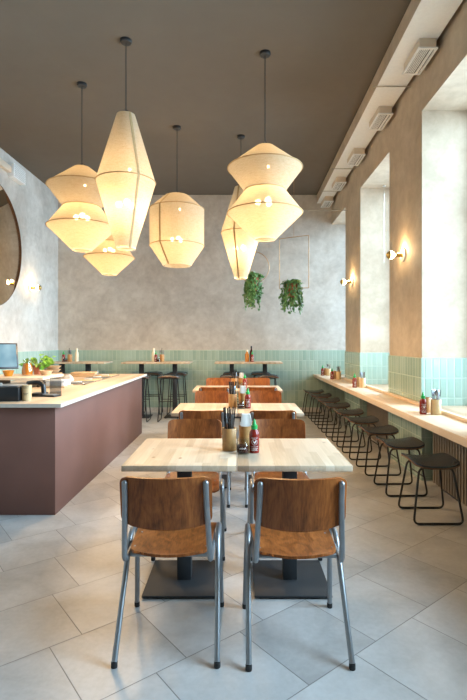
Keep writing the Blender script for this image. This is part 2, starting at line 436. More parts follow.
def obj(name, bm, mat, parent=None, smooth=40):
    bmesh.ops.recalc_face_normals(bm, faces=bm.faces)
    me = bpy.data.meshes.new(name)
    if smooth:
        lim = math.radians(smooth)
        for f in bm.faces: f.smooth = True
        for e in bm.edges:
            if len(e.link_faces) == 2 and e.calc_face_angle(0) > lim: e.smooth = False
    bm.to_mesh(me); bm.free()
    o = bpy.data.objects.new(name, me); C.objects.link(o)
    me.materials.append(mat)
    if parent is not None: o.parent = parent
    return o

def tag(o, label, cat, group=None):
    o['label'] = label; o['category'] = cat
    if group: o['group'] = group
    return o

def thing(name, label, cat, loc=(0, 0, 0), rz=0.0, group=None):
    o = bpy.data.objects.new(name, None); C.objects.link(o); o.empty_display_size = 0.1
    o.location = loc; o.rotation_euler = (0, 0, rz)
    return tag(o, label, cat, group)

def struct(name, bm, mat, parent=None, smooth=30):
    o = obj(name, bm, mat, parent, smooth)
    if parent is None: o['kind'] = 'structure'
    return o

def dup(root, loc, rz, label, group=None):
    r = root.copy(); C.objects.link(r); r.location = loc; r.rotation_euler = (0, 0, rz)
    r['label'] = label
    if group: r['group'] = group
    for ch in list(root.children):
        c = ch.copy(); C.objects.link(c); c.parent = r
        for g in list(ch.children):
            d = g.copy(); C.objects.link(d); d.parent = c
    return r

# ------------------------------------------------------------------ setting
struct('floor', box(nb(), X_L - 0.3, X_OUT, Y_NEAR - 0.2, Y_FAR + 0.2, -0.12, 0.0), M['floor'])
struct('ceiling', box(nb(), X_L - 0.3, X_OUT, Y_NEAR - 0.2, Y_FAR + 0.2, Z_C, Z_C + 0.15), M['ceiling'])
wf = struct('wall_back', box(nb(), X_L - 0.2, X_OUT, Y_FAR, Y_FAR + 0.2, 0, Z_C), M['plaster'])
wl = struct('wall_left', box(nb(), X_L - 0.2, X_L, Y_NEAR, Y_FAR, 0, Z_C), M['plaster'])
obj('tile_wainscot', box(nb(), X_L + 0.01, X_OUT - 0.06, Y_FAR - 0.010, Y_FAR, 0.0, TILE_TOP), M['tile_x'], wf)
obj('tile_wainscot', box(nb(), X_L, X_L + 0.010, 3.0, Y_FAR - 0.01, 0.0, TILE_TOP), M['tile_y'], wl)
struct('baseboard_back', box(nb(), X_L + 0.012, X_R - 0.03, Y_FAR - 0.022, Y_FAR - 0.010, 0.0, 0.10, 0.003), M['base_white'])
struct('wall_front', box(nb(), X_L - 0.2, X_OUT, Y_NEAR - 0.2, Y_NEAR, 0, Z_C), M['plaster'])
# right wall: piers, lintels and breast walls below the window sills
bm = nb(); prev = Y_FAR
edges = []
for (a, b_) in NICHES:
    if prev - b_ > 0.01: edges.append((b_, prev))
    prev = a
edges.append((Y_NEAR, prev))
for a, b_ in edges: box(bm, X_R, X_OUT, a, b_, 0, Z_C)
for a, b_ in NICHES:
    box(bm, X_R, X_OUT, a, b_, SOFFIT, Z_C)
    box(bm, 2.12, X_OUT, a, b_, 0, 0.70)
wr = struct('wall_right', bm, M['plaster_lamp_tint'])
for a, b_ in edges:
    bm = nb(); box(bm, X_R - 0.010, X_R, a - 0.010, b_ + 0.010, 0.0, TILE_TOP)
    obj('tile_wainscot', bm, M['tile_y'], wr)
    for yy0, yy1 in ((a - 0.010, a), (b_, b_ + 0.010)):
        if yy0 < Y_NEAR: continue
        obj('tile_wainscot', box(nb(), X_R, X_OUT - 0.06, yy0, yy1, 0.0, TILE_TOP), M['tile_x'], wr)
obj('window_sill_board', box(nb(), X_R + 0.001, X_OUT - 0.06, NICHES[0][0] + 0.012, Y_FAR - 0.012, 0.70, 0.752, 0.003), M['sill_wood'], wr)
for a, b_ in NICHES[1:]:
    obj('window_sill_board', box(nb(), X_R + 0.001, X_OUT - 0.06, a + 0.012, b_ - 0.012, 0.70, 0.752, 0.003), M['sill_wood'], wr)
def window(n, a, b_, z0, z1):
    bm = nb(); x0, x1 = X_OUT - 0.055, X_OUT - 0.005; w = 0.06
    box(bm, x0, x1, a, a + w, z0, z1); box(bm, x0, x1, b_ - w, b_, z0, z1)
    box(bm, x0, x1, a + w, b_ - w, z0, z0 + w); box(bm, x0, x1, a + w, b_ - w, z1 - w, z1)
    zm = z0 + (z1 - z0) * 0.66
    box(bm, x0 + 0.005, x1 - 0.005, a + w, b_ - w, zm - 0.025, zm + 0.025)
    o = struct('window_%d' % n, bm, M['frame_white'])
    obj('window_pane', box(nb(), X_OUT - 0.033, X_OUT - 0.027, a + w * 0.9, b_ - w * 0.9, z0 + w * 0.9, z1 - w * 0.9), M['glass'], o)
for i, (a, b_) in enumerate(NICHES): window(i + 1, a + 0.001, b_ - 0.001, 0.755, SOFFIT - 0.002)
# ventilation duct along the windows, its outlets and hangers
def taper_in(bm):
    for v in bm.verts:
        if v.co.x < 1.6 and v.co.y < 0: v.co.x -= 0.185
    return bm
t = thing('air_duct', 'long boxed air duct running under the ceiling above the window wall', 'duct', (0, 0, 0))
obj('duct_casing', taper_in(box(nb(), 1.56, 1.805, Y_NEAR + 0.02, Y_FAR - 0.005, 4.137, Z_C - 0.002)), M['plaster_lamp_tint'], t)
o = obj('lit_bottom_panel', taper_in(box(nb(), 1.5605, 1.8045, Y_NEAR + 0.02, Y_FAR - 0.005, 4.13, 4.137)), M['vent_white'], t)  # whiter than the casing: light from below painted into the underside
o['label'] = 'duct underside, whitened to stand in for light from below'
def make_vent():
    t = thing('air_vent', 'white slotted air vent box under the duct, nearest and largest of the row', 'vent', (1.712, 4.44, 4.13), 0, 'air vents under the duct')
    x, y = 0.088, 0.215
    obj('vent_box', box(nb(), -x + 0.012, x - 0.012, -y + 0.012, y - 0.012, -0.085, 0.0, 0.002), M['duct'], t)
    bm = nb()
    box(bm, -x, x, -y, -y + 0.022, -0.098, -0.085); box(bm, -x, x, y - 0.022, y, -0.098, -0.085)
    box(bm, -x, -x + 0.022, -y + 0.022, y - 0.022, -0.098, -0.085); box(bm, x - 0.022, x, -y + 0.022, y - 0.022, -0.098, -0.085)
    obj('vent_frame', bm, M['vent_white'], t)
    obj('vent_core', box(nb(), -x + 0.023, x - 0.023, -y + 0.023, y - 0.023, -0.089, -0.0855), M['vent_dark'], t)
    bm = nb()
    for k in range(5):
        xx = -x + 0.034 + k * (2 * x - 0.11) / 4
        box(bm, xx - 0.0042, xx + 0.0042, -y + 0.022, y - 0.022, -0.096, -0.0892)
    box(bm, x - 0.058, x - 0.034, -y + 0.022, y - 0.022, -0.0965, -0.0890)
    obj('louvre', bm, M['vent_white'], t)
    return t
v0 = make_vent()
ords = ['second vent box from the near end of the duct', 'middle vent box of the five under the duct', 'fourth vent box, before the one nearest the back wall', 'small looking vent box right by the back wall']
for y, o_ in zip((5.66, 6.84, 8.00, 9.04), ords): dup(v0, (1.712, y, 4.13), 0, 'white slotted air vent, ' + o_)
def rod(name, label, pts, r=0.006):
    return tag(obj(name, tube(nb(), pts, r, 8), M['rod']), label, 'rod', 'thin rods by the duct')
rod('hanger_rod', 'thin metal hanger rod under the duct, just past the nearest vent', [(1.44, 5.02, 4.118), (1.849, 5.02, 4.118)])
rod('hanger_rod', 'thin metal hanger rod under the duct, past the middle vent', [(1.47, 7.4, 4.118), (1.849, 7.4, 4.118)])
rod('hanger_rod', 'thin metal hanger rod under the duct, between the two farthest vents', [(1.50, 8.5, 4.118), (1.849, 8.5, 4.118)])
rod('curtain_rod', 'long thin rod reaching from the far pier above the framed hanging plant', [(0.10, 7.966, 3.62), (1.849, 7.966, 3.62)], 0.008)

t = thing('blind_cord', 'thin pale cord hanging from the top of the middle window recess', 'cord', (2.17, 6.98, SOFFIT))
obj('cord_rose', solid_lathe(nb(), [(0.022, 0.0), (0.022, -0.015)]), M['base_white'], t)
obj('cord', tube(nb(), [(0, 0, -0.015), (0, 0, -1.15)], 0.004, 6), M['rod'], t)

# air conditioner grille and pipe on the left wall
t = thing('wall_vent', 'white slotted ventilation grille high on the left wall', 'vent', (X_L, 7.46, 4.055))
obj('vent_box', box(nb(), 0.0, 0.10, -0.20, 0.20, -0.105, 0.105, 0.003), M['vent_white'], t)
bm = nb()
for k in range(7): box(bm, 0.10, 0.108, -0.18, 0.18, -0.09 + k * 0.028, -0.078 + k * 0.028)
obj('louvre', bm, M['base_white'], t)
tag(obj('wall_pipe', box(nb(), X_L, X_L + 0.07, 3.5, 7.25, 4.0, 4.10, 0.01), M['duct']), 'plastered pipe casing along the left wall leading to the grille', 'pipe')

# ------------------------------------------------------------------ round mirror
t = thing('round_mirror', 'large round bronze tinted mirror on the left wall', 'mirror', (X_L, 6.78, 2.84))
obj('mirror_glass', solid_lathe(nb(), [(0.93, 0.0), (0.93, 0.006), (0.927, 0.008)], seg=96, axis='X'), M['mirror'], t)
obj('mirror_edge', lathe(nb(), [(0.9305, 0.0), (0.935, 0.0), (0.935, 0.009), (0.9305, 0.009), (0.9305, 0.0)], seg=96, axis='X'), M['ply_edge'], t)

# ------------------------------------------------------------------ wall sconces
def make_sconce(loc, sgn, label):
    t = thing('wall_sconce', label, 'wall lamp', loc, 0 if sgn > 0 else PI, 'brass globe wall lamps')
    obj('wall_rose', solid_lathe(nb(), [(0.076, 0.0), (0.076, 0.010), (0.070, 0.018)], axis='X'), M['rose_white'], t)
    obj('socket', solid_lathe(nb(), [(0.024, 0.018), (0.024, 0.085), (0.017, 0.095)], axis='X'), M['brass'], t)
    R, c = 0.047, 0.150
    p = [(R * math.sin(a), c - R * math.cos(a)) for a in [PI * k / 20 for k in range(4, 12)]]
    obj('globe_bulb', lathe(nb(), [(0, 0.093), (0.016, 0.093), (0.017, 0.100)] + p, axis='X'), M['bulb_wall'], t)
    q = [(R * 1.01 * math.sin(a), c - R * 1.01 * math.cos(a)) for a in [PI * k / 20 for k in range(11, 20)]]
    obj('gilded_cap', lathe(nb(), q + [(0, c + R * 1.01)], axis='X'), M['brass'], t)
    lt = bpy.data.lights.new('sconce_light', 'POINT'); lt.energy = 5.5 if sgn > 0 else 3.6; lt.color = (1.0, 0.70, 0.38); lt.shadow_soft_size = 0.02
    lo = bpy.data.objects.new('sconce_light', lt); C.objects.link(lo); lo.parent = t; lo.location = (0.060, 0, 0.052)
    return t
make_sconce((X_R, 5.24, 2.36), -1, 'brass wall lamp with gilded globe on the nearer pier between windows')
make_sconce((X_R, 7.60, 2.36), -1, 'brass wall lamp with gilded globe on the far pier between windows')
make_sconce((X_L, 8.05, 2.32), 1, 'brass wall lamp with gilded globe on the left wall by the mirror')

# ------------------------------------------------------------------ pendant lamps
LAMP_W = 3.0
def pendant(name, label, x, y, prof, hoops, bulbs, seams=(1.7,), power=LAMP_W):
    t = thing(name, label, 'pendant lamp', (x, y, Z_C), 0, 'woven pendant lamps')
    ztop = prof[0][1]
    obj('canopy', solid_lathe(nb(), [(0.055, 0.0), (0.055, -0.022), (0.048, -0.030)]), M['black_metal'], t)
    obj('cord', tube(nb(), [(0, 0, -0.03), (0, 0, ztop - Z_C + 0.05)], 0.0045, 8), M['black_metal'], t)
    P = [(r, z - Z_C) for r, z in prof]
    dense = []
    for (r0, z0), (r1, z1) in zip(P, P[1:]):
        n = 8
        for k in range(n): dense.append((r0 + (r1 - r0) * k / n, z0 + (z1 - z0) * k / n))
    dense.append(P[-1])
    sh = obj('shade', lathe(nb(), dense, seg=64), M['fabric'], t, smooth=50)
    # wire spider on top and thin hoops, then the sewn seams
    bm = nb()
    for k in range(3):
        a = 2 * PI * k / 3 + 0.4
        tube(bm, [(0, 0, P[0][1] + 0.055), (P[0][0] * math.cos(a), P[0][0] * math.sin(a), P[0][1])], 0.003, 6)
    obj('wire_spider', bm, M['black_metal'], t)
    for i in hoops:
        r, z = P[i]
        ring = [((r + 0.001) * math.cos(2 * PI * k / 48), (r + 0.001) * math.sin(2 * PI * k / 48), z) for k in range(48)]
        obj('hoop', tube(nb(), ring, 0.0055, 6, closed=True), M['seam'], sh)
    for a in seams:
        bm = nb()
        for (r0, z0), (r1, z1) in zip(P, P[1:]):
            for s in (0.001, ):
                w = 0.011
                d = Vector((math.cos(a), math.sin(a), 0)); tt = Vector((-math.sin(a), math.cos(a), 0))
                A, B = d * (r0 + 0.004) + Vector((0, 0, z0)), d * (r1 + 0.004) + Vector((0, 0, z1))
                q = [A - tt * w, A + tt * w, B + tt * w, B - tt * w]
                q2 = [p - d * 0.003 for p in q]
                vs = [bm.verts.new(p) for p in q + q2]
                for f in ((0, 1, 2, 3), (7, 6, 5, 4), (0, 4, 5, 1), (1, 5, 6, 2), (2, 6, 7, 3), (3, 7, 4, 0)): bm.faces.new([vs[i] for i in f])
        obj('seam', bm, M['seam'], sh)
    # lamp holder with three globe bulbs
    zb = bulbs - Z_C
    bm = nb(); tube(bm, [(0, 0, ztop - Z_C + 0.05), (0, 0, zb + 0.06)], 0.006, 8); solid_lathe(bm, [(0.03, zb + 0.02), (0.03, zb + 0.06)])
    obj('lamp_holder', bm, M['black_metal'], t)
    for k in range(3):
        a = 2 * PI * k / 3 + 0.9
        c = Vector((0.07 * math.cos(a), 0.07 * math.sin(a), zb))
        bm = nb(); bmesh.ops.create_uvsphere(bm, u_segments=16, v_segments=10, radius=0.030, matrix=Matrix.Translation(c))
        obj('bulb', bm, M['bulb'], t)
    lt = bpy.data.lights.new('pendant_light', 'POINT'); lt.energy = power; lt.color = (1.0, 0.70, 0.38); lt.shadow_soft_size = 0.05
    lo = bpy.data.objects.new('pendant_light', lt); C.objects.link(lo); lo.parent = t; lo.location = (0, 0, zb - 0.05)
    ls = bpy.data.lights.new('pendant_fill_spot', 'SPOT'); ls.energy = 42.0; ls.color = (1.0, 0.66, 0.34); ls.spot_size = math.radians(172); ls.spot_blend = 0.6; ls.shadow_soft_size = 0.09  # added warm fill below the shade opening, far stronger than the bulbs
    lso = bpy.data.objects.new('pendant_fill_spot', ls); C.objects.link(lso); lso.parent = t; lso.location = (0, 0, prof[-1][1] - Z_C - 0.02)
    zu = 0.5 * (prof[0][1] + prof[1][1]) - 0.09 - Z_C if len(prof) > 3 else bulbs + 0.33 - Z_C
    bm = nb(); bmesh.ops.create_uvsphere(bm, u_segments=16, v_segments=10, radius=0.015, matrix=Matrix.Translation((0.035, 0, zu)))
    obj('bulb', bm, M['bulb'], t)
    l2 = bpy.data.lights.new('pendant_light', 'POINT'); l2.energy = power * 0.35; l2.color = lt.color; l2.shadow_soft_size = 0.05
    l2o = bpy.data.objects.new('pendant_light', l2); C.objects.link(l2o); l2o.parent = t; l2o.location = (-0.035, 0, zu - 0.03)
    return t
DOUBLE = [(0.09, 3.355), (0.375, 3.135), (0.205, 2.91), (0.378, 2.685), (0.105, 2.42)]
TALL = [(0.088, 3.575), (0.282, 2.93), (0.088, 2.285)]
BARREL = [(0.160, 3.365), (0.368, 3.18), (0.365, 2.69), (0.185, 2.42)]
pendant('pendant_lamp', 'double tiered woven pendant lamp, leftmost, over the near end of the counter', -1.76, 5.30, DOUBLE, (1, 2, 3), 2.80)
pendant('pendant_lamp', 'tall diamond shaped woven pendant lamp, longest and nearest, in front of the left ones', -1.08, 4.53, TALL, (1,), 2.72, seams=(-0.92, 2.2))
pendant('pendant_lamp', 'barrel shaped woven pendant lamp with tapered ends hanging in the middle', -0.825, 6.36, BARREL, (1, 2), 2.78, seams=(-2.08, 1.0))
pendant('pendant_lamp', 'tall diamond woven pendant lamp behind the right double tiered one', 0.042, 6.64, TALL, (1,), 2.72, seams=(-1.92, 1.2))
pendant('pendant_lamp', 'double tiered woven pendant lamp, rightmost, nearest the window wall', 0.272, 4.73, DOUBLE, (1, 2, 3), 2.80)
pendant('pendant_lamp', 'low woven pendant lamp partly hidden behind the tall diamond lamp', -1.97, 7.20, DOUBLE, (1, 2, 3), 2.80)

# ------------------------------------------------------------------ hanging plants in copper frames
def leaf(bm, p, size, nrm, up):
    n = nrm.normalized(); u = (up - n * up.dot(n))
    u = u.normalized() if u.length > 1e-4 else n.orthogonal().normalized()
    s = n.cross(u)
    sh = [(0, 0, 0), (0.42, 0.22, 0.08), (0.36, 0.60, 0.06), (0, 1.0, -0.10), (-0.36, 0.60, 0.06), (-0.42, 0.22, 0.08)]
    vs = [bm.verts.new(p + (s * a + u * b + n * c) * size) for a, b, c in sh]
    bm.faces.new((vs[0], vs[1], vs[2], vs[3])); bm.faces.new((vs[0], vs[3], vs[4], vs[5]))

def rvec(): 
    return Vector((random.uniform(-1, 1), random.uniform(-1, 1), random.uniform(-1, 1)))

def ivy(label, x, y, zr, seed, strands, maxlen, crown):
    random.seed(seed)
    t = thing('hanging_ivy', label, 'hanging plant', (x, y, zr), 0, 'trailing plants in copper frames')
    obj('pot', lathe(nb(), [(0, -0.175), (0.062, -0.175), (0.080, -0.02), (0.097, -0.018), (0.099, 0.045), (0.088, 0.045), (0.084, 0.005), (0, 0.005)]), M['terracotta'], t)
    obj('soil', solid_lathe(nb(), [(0.083, 0.006), (0.084, 0.026)]), M['soil'], t)
    lf, st = nb(), nb()
    for k in range(strands):
        a = random.uniform(0, 2 * PI); rr = random.uniform(0.09, 0.165)
        L = maxlen * random.uniform(0.35, 1.0)
        d = Vector((math.cos(a), math.sin(a), 0))
        pts = [d * 0.05 + Vector((0, 0, 0.03)), d * 0.11 + Vector((0, 0, 0.10 * random.uniform(0.6, 1.2))), d * rr + Vector((0, 0, -0.02))]
        q = pts[-1]
        n = max(2, int(L / 0.05))
        for j in range(n):
            q = q + Vector((random.uniform(-0.014, 0.014), random.uniform(-0.014, 0.014), -0.05)); pts.append(q)
        tube(st, pts, 0.0025, 5)
        for p0, p1 in zip(pts[1:], pts[2:]):
            for _ in range(3):
                p = p0.lerp(p1, random.random())
                nn = (d * 0.8 + rvec() * 0.7 + Vector((0, -0.25, 0.35)))
                leaf(lf, p + rvec() * 0.016, random.uniform(0.034, 0.062), nn, Vector((random.uniform(-.6, .6), random.uniform(-.6, .6), -1)))
    for _ in range(crown):
        a = random.uniform(0, 2 * PI); rr = 0.17 * math.sqrt(random.random())
        p = Vector((rr * math.cos(a), rr * math.sin(a), 0.05 + random.uniform(0.0, 0.10) * (1 - rr / 0.25)))
        leaf(lf, p, random.uniform(0.036, 0.064), Vector((math.cos(a) * 0.6, math.sin(a) * 0.6 - 0.3, 0.8)) + rvec() * 0.5, rvec())
    obj('stems', st, M['stem'], t); obj('foliage', lf, M['leaf'], t, smooth=0)
    return t
YP = 7.95
def plant_frame(label, x, outline, ztop, zring, rx=0.0):
    t = thing('plant_frame', label, 'plant hanger', (x, YP, Z_C), 0, 'copper wire plant frames')
    obj('ceiling_hook', solid_lathe(nb(), [(0.03, 0.0), (0.03, -0.015)]), M['copper'], t)
    obj('cord', tube(nb(), [(0, 0, -0.015), (0, 0, ztop - Z_C)], 0.0035, 6), M['copper'], t)
    bm = nb()
    for ol in outline: tube(bm, [(p[0], p[1], p[2] - Z_C) for p in ol], 0.0065, 8, fil=0.01)
    obj('wire_frame', bm, M['copper'], t)
    ring = [(rx + 0.090 * math.cos(2 * PI * k / 32), 0.090 * math.sin(2 * PI * k / 32), zring - Z_C) for k in range(32)]
    obj('pot_ring', tube(nb(), ring, 0.006, 8, closed=True), M['copper'], t)
    return t
RY = 0.05
plant_frame('tall rectangular copper wire frame hanging in front of the back wall', 0.945, [[(-0.125, 0, 2.30), (-0.245, -0.0, 2.29), (-0.245, 0, 3.135), (0.245, -RY, 3.185), (0.245, -RY, 2.30), (0.055, 0, 2.30)]], 3.16, 2.30, -0.035)
circ = [(0.265 * math.sin(a), 0, 2.655 - 0.265 * math.cos(a)) for a in [0.36 + (2 * PI - 0.72) * k / 40 for k in range(41)]]
plant_frame('round copper wire hoop hanging behind the right tall diamond lamp', 0.262, [circ], 2.92, 2.405)
ivy('trailing green ivy in a terracotta pot on the rectangular copper frame', 0.910, YP, 2.325, 3, 30, 0.46, 110)
ivy('trailing green ivy in a terracotta pot on the round copper hoop', 0.262, YP, 2.430, 11, 30, 0.50, 150)

# ------------------------------------------------------------------ dining tables
def make_table(loc, label, w=0.606, d=0.70, h=0.74, plate=0.42, name='dining_table', group='wooden dining tables', top_th=0.032, post_off=0.0, cat='table', py=0.0):
    t = thing(name, label, cat, loc, 0, group)
    obj('tabletop', box(nb(), -w / 2, w / 2, -d / 2, d / 2, h - top_th, h, 0.003), M['table_wood'], t)
    bm = nb(); box(bm, post_off - 0.04, post_off + 0.04, py - 0.04, py + 0.04, 0.02, h - top_th - 0.012, 0.003)
    obj('post', bm, M['plate_metal'], t)
    bm = nb(); box(bm, max(post_off - (0.17 if h < 0.9 else 0.09), -w / 2 + 0.03), min(post_off + (0.17 if h < 0.9 else 0.09), w / 2 - 0.03), py - 0.04, py + 0.04, h - top_th - 0.012, h - top_th, 0.002)
    obj('top_bracket', bm, M['plate_metal'], t)
    p = plate / 2
    bm = nb(); box(bm, post_off - p, post_off + p, py - p, py + p, 0.008, 0.020, 0.003)
    obj('base_plate', bm, M['plate_metal'], t)
    for sx in (-1, 1):
        for sy in (-1, 1):
            obj('glide', solid_lathe(nb(), [(0.016, 0.0), (0.016, 0.008)], cx=post_off + sx * (p - 0.03), cy=py + sy * (p - 0.03), seg=16), M['rubber'], t)
    return t
TY = [2.82, 4.65, 6.67]; TX = (-0.311, 0.300)
t1 = make_table((TX[0], TY[0], 0), 'pale wooden table on a black post, front row, left of the pair', py=-0.075)
dup(t1, (TX[1], TY[0], 0), 0, 'pale wooden table on a black post, front row, right of the pair')
t2 = make_table((TX[0], TY[1], 0), 'pale wooden table in the middle row, left of the pair')
dup(t2, (TX[1], TY[1], 0), 0, 'pale wooden table in the middle row, right of the pair')
dup(t2, (TX[0], TY[2], 0), 0, 'pale wooden table in the last row of low tables, left of the pair')
dup(t2, (TX[1], TY[2], 0), 0, 'pale wooden table in the last row of low tables, right of the pair')

# ------------------------------------------------------------------ dining chairs (facing +Y)
def make_chair(label):
    t = thing('dining_chair', label, 'chair', (0, 0, 0), 0, 'brown plywood chairs')
    H0, H1, W, rc = 0.600, 0.818, 0.196, 0.032
    def back(u, v):
        z = H0 + (H1 - H0) * (v + 1) / 2
        dz = min(z - H0, H1 - z)
        r = rc * (1.0 if z > (H0 + H1) / 2 else 1.3)
        w = W - (r - math.sqrt(max(0, r * r - (r - dz) ** 2))) if dz < r else W
        x = u * w
        edge = 0.012 * (1 - u * u) * (0 if v > 0 else -1.0) * abs(v)
        y = -0.203 - (z - H0) * 0.16 - 0.044 * (1 - (x / W) ** 2)
        return (x, y, z + edge)
    bm = nb()
    # rows are packed towards the rounded corners
    def back_p(u, v): return back(u, math.copysign(abs(v) ** 0.7, v))
    sheet(bm, 22, 18, back_p, 0.011)
    obj('backrest', bm, M['ply'], t)
    def seat(u, v):
        y0, y1 = -0.165, 0.225
        s = (v + 1) / 2
        s = 0.5 + 0.5 * math.copysign(abs(2 * s - 1) ** 0.75, 2 * s - 1)
        w = 0.178 + 0.022 * s
        d = s * (y1 - y0)
        r = 0.075
        if d < r: w -= (r - math.sqrt(max(0, r * r - (r - d) ** 2))) * 0.75
        d2 = (y1 - y0) - d
        if d2 < 0.03: w -= 0.03 - math.sqrt(max(0, 0.03 ** 2 - (0.03 - d2) ** 2))
        x = u * w
        y = y0 + d - 0.028 * (1 - u * u) * (1 - s) ** 2
        z = 0.452 - 0.012 * math.sin(PI * s) * (1 - u * u) - 0.018 * max(0, (s - 0.8) / 0.2) ** 2
        return (x, y, z)
    bm = nb(); sheet(bm, 18, 20, seat, 0.012); obj('seat', bm, M['ply'], t)
    R = 0.0125
    for s in (-1, 1):
        xi, xo = s * 0.188, s * 0.206
        # upright that carries the backrest, hooks forward below the seat
        bm = nb()
        pts = [(s * 0.172, -0.258, 0.792), (s * 0.174, -0.240, 0.70), (s * 0.180, -0.222, 0.60), (xi, -0.195, 0.428), (xi, 0.09, 0.428), (xi, 0.10, 0.428)]
        tube(bm, pts, R, 12, fil=0.05)
        bmesh.ops.create_uvsphere(bm, u_segments=12, v_segments=8, radius=R, matrix=Matrix.Translation(pts[0]))
        obj('upright', bm, M['steel_grey'], t)
        # leg hoop: rear foot, up to the seat side, front foot
        bm = nb()
        pts = [(s * 0.220, -0.240, 0.022), (xo + s * 0.006, 0.03, 0.462), (xo + s * 0.006, 0.185, 0.462), (s * 0.222, 0.225, 0.022)]
        tube(bm, pts, R, 12, fil=0.055)
        leg = obj('leg_hoop', bm, M['steel_grey'], t)
        for p in (pts[0], pts[-1]):
            obj('foot_cap', solid_lathe(nb(), [(0.0132, 0.0), (0.0142, 0.004), (0.0138, 0.024)], cx=p[0], cy=p[1], seg=14), M['rubber'], leg)
        # round bolt heads fixing the plywood
        for yy in (-0.10, 0.06): obj('seat_screw', solid_lathe(nb(), [(0.004, 0.456), (0.003, 0.459)], cx=s * 0.163, cy=yy, seg=10), M['steel_grey'], t)
    bm = nb()
    tube(bm, [(-0.188, 0.02, 0.428), (0.188, 0.02, 0.428)], 0.010, 10)
    tube(bm, [(-0.188, -0.12, 0.428), (0.188, -0.12, 0.428)], 0.010, 10)
    obj('cross_bar', bm, M['steel_grey'], t)
    return t
c0 = make_chair('brown plywood chair, nearest on the left, back turned to the viewer')
c0.location = (-0.309, 2.250, 0); c0.rotation_euler = (0, 0, 0.0)
cR = dup(c0, (0.262, 2.235, 0), 0.015, 'brown plywood chair, nearest on the right, back turned, with small black maker label')
lb = obj('maker_label', box(nb(), 0.118, 0.168, -0.222, -0.219, 0.622, 0.634, 0.001), M['ink'], cR)
lb['label'] = 'small black maker label on the backrest'
bm = nb()
for k in range(5): box(bm, 0.124 + k * 0.008, 0.129 + k * 0.008, -0.2232, -0.2221, 0.626, 0.630)
obj('label_print', bm, M['label_white'], lb)
for (x, y, rz, lab) in [
    (-0.318, 3.22, PI, 'brown plywood chair facing the viewer across the front left table'),
    (0.300, 3.22, PI + 0.01, 'brown plywood chair facing the viewer across the front right table'),
    (-0.300, 4.19, 0.0, 'brown plywood chair at the near side of the middle left table, back turned'),
    (0.295, 4.19, -0.01, 'brown plywood chair at the near side of the middle right table, back turned'),
    (-0.305, 5.24, PI, 'brown plywood chair facing the viewer across the middle left table'),
    (0.310, 5.24, PI, 'brown plywood chair facing the viewer across the middle right table'),
    (-0.300, 6.21, 0.0, 'brown plywood chair at the near side of the last left table, back turned'),
    (0.300, 6.21, 0.01, 'brown plywood chair at the near side of the last right table, back turned'),
    (-0.310, 7.22, PI, 'brown plywood chair facing the viewer at the far side of the last left table'),
    (0.310, 7.22, PI, 'brown plywood chair facing the viewer at the far side of the last right table')]:
    dup(c0, (x, y, 0), rz, lab)

# ------------------------------------------------------------------ window ledge
t = thing('window_ledge', 'long pine window ledge counter running along the right wall', 'counter', (0, 0, 0))
obj('worktop', box(nb(), 1.50, X_R - 0.012, -1.6, Y_FAR - 0.012, 0.695, 0.755, 0.004), M['ledge_wood'], t)
obj('back_lip', box(nb(), X_R - 0.052, X_R - 0.012, -1.6, Y_FAR - 0.012, 0.755, 0.785, 0.004), M['ledge_wood'], t)

# radiator covers below the windows
def slats(y0, y1, label):
    t = thing('radiator_cover', label, 'radiator', (1.93, (y0 + y1) / 2, 0), 0, 'slatted radiator covers')
    h = (y1 - y0) / 2
    obj('backing', box(nb(), 0.03, 0.05, -h, h, 0.0, 0.68), M['slat_back'], t)
    bm = nb(); n = int(2 * h / 0.052)
    for k in range(n):
        yy = -h + 0.02 + k * (2 * h - 0.04) / (n - 1)
        box(bm, 0.0, 0.03, yy - 0.0125, yy + 0.0125, 0.0, 0.68)
    obj('slats', bm, M['slat'], t)
slats(3.43, 4.66, 'slatted taupe radiator cover below the ledge at the nearest window')
slats(5.80, 7.04, 'slatted taupe radiator cover below the ledge at the middle window')

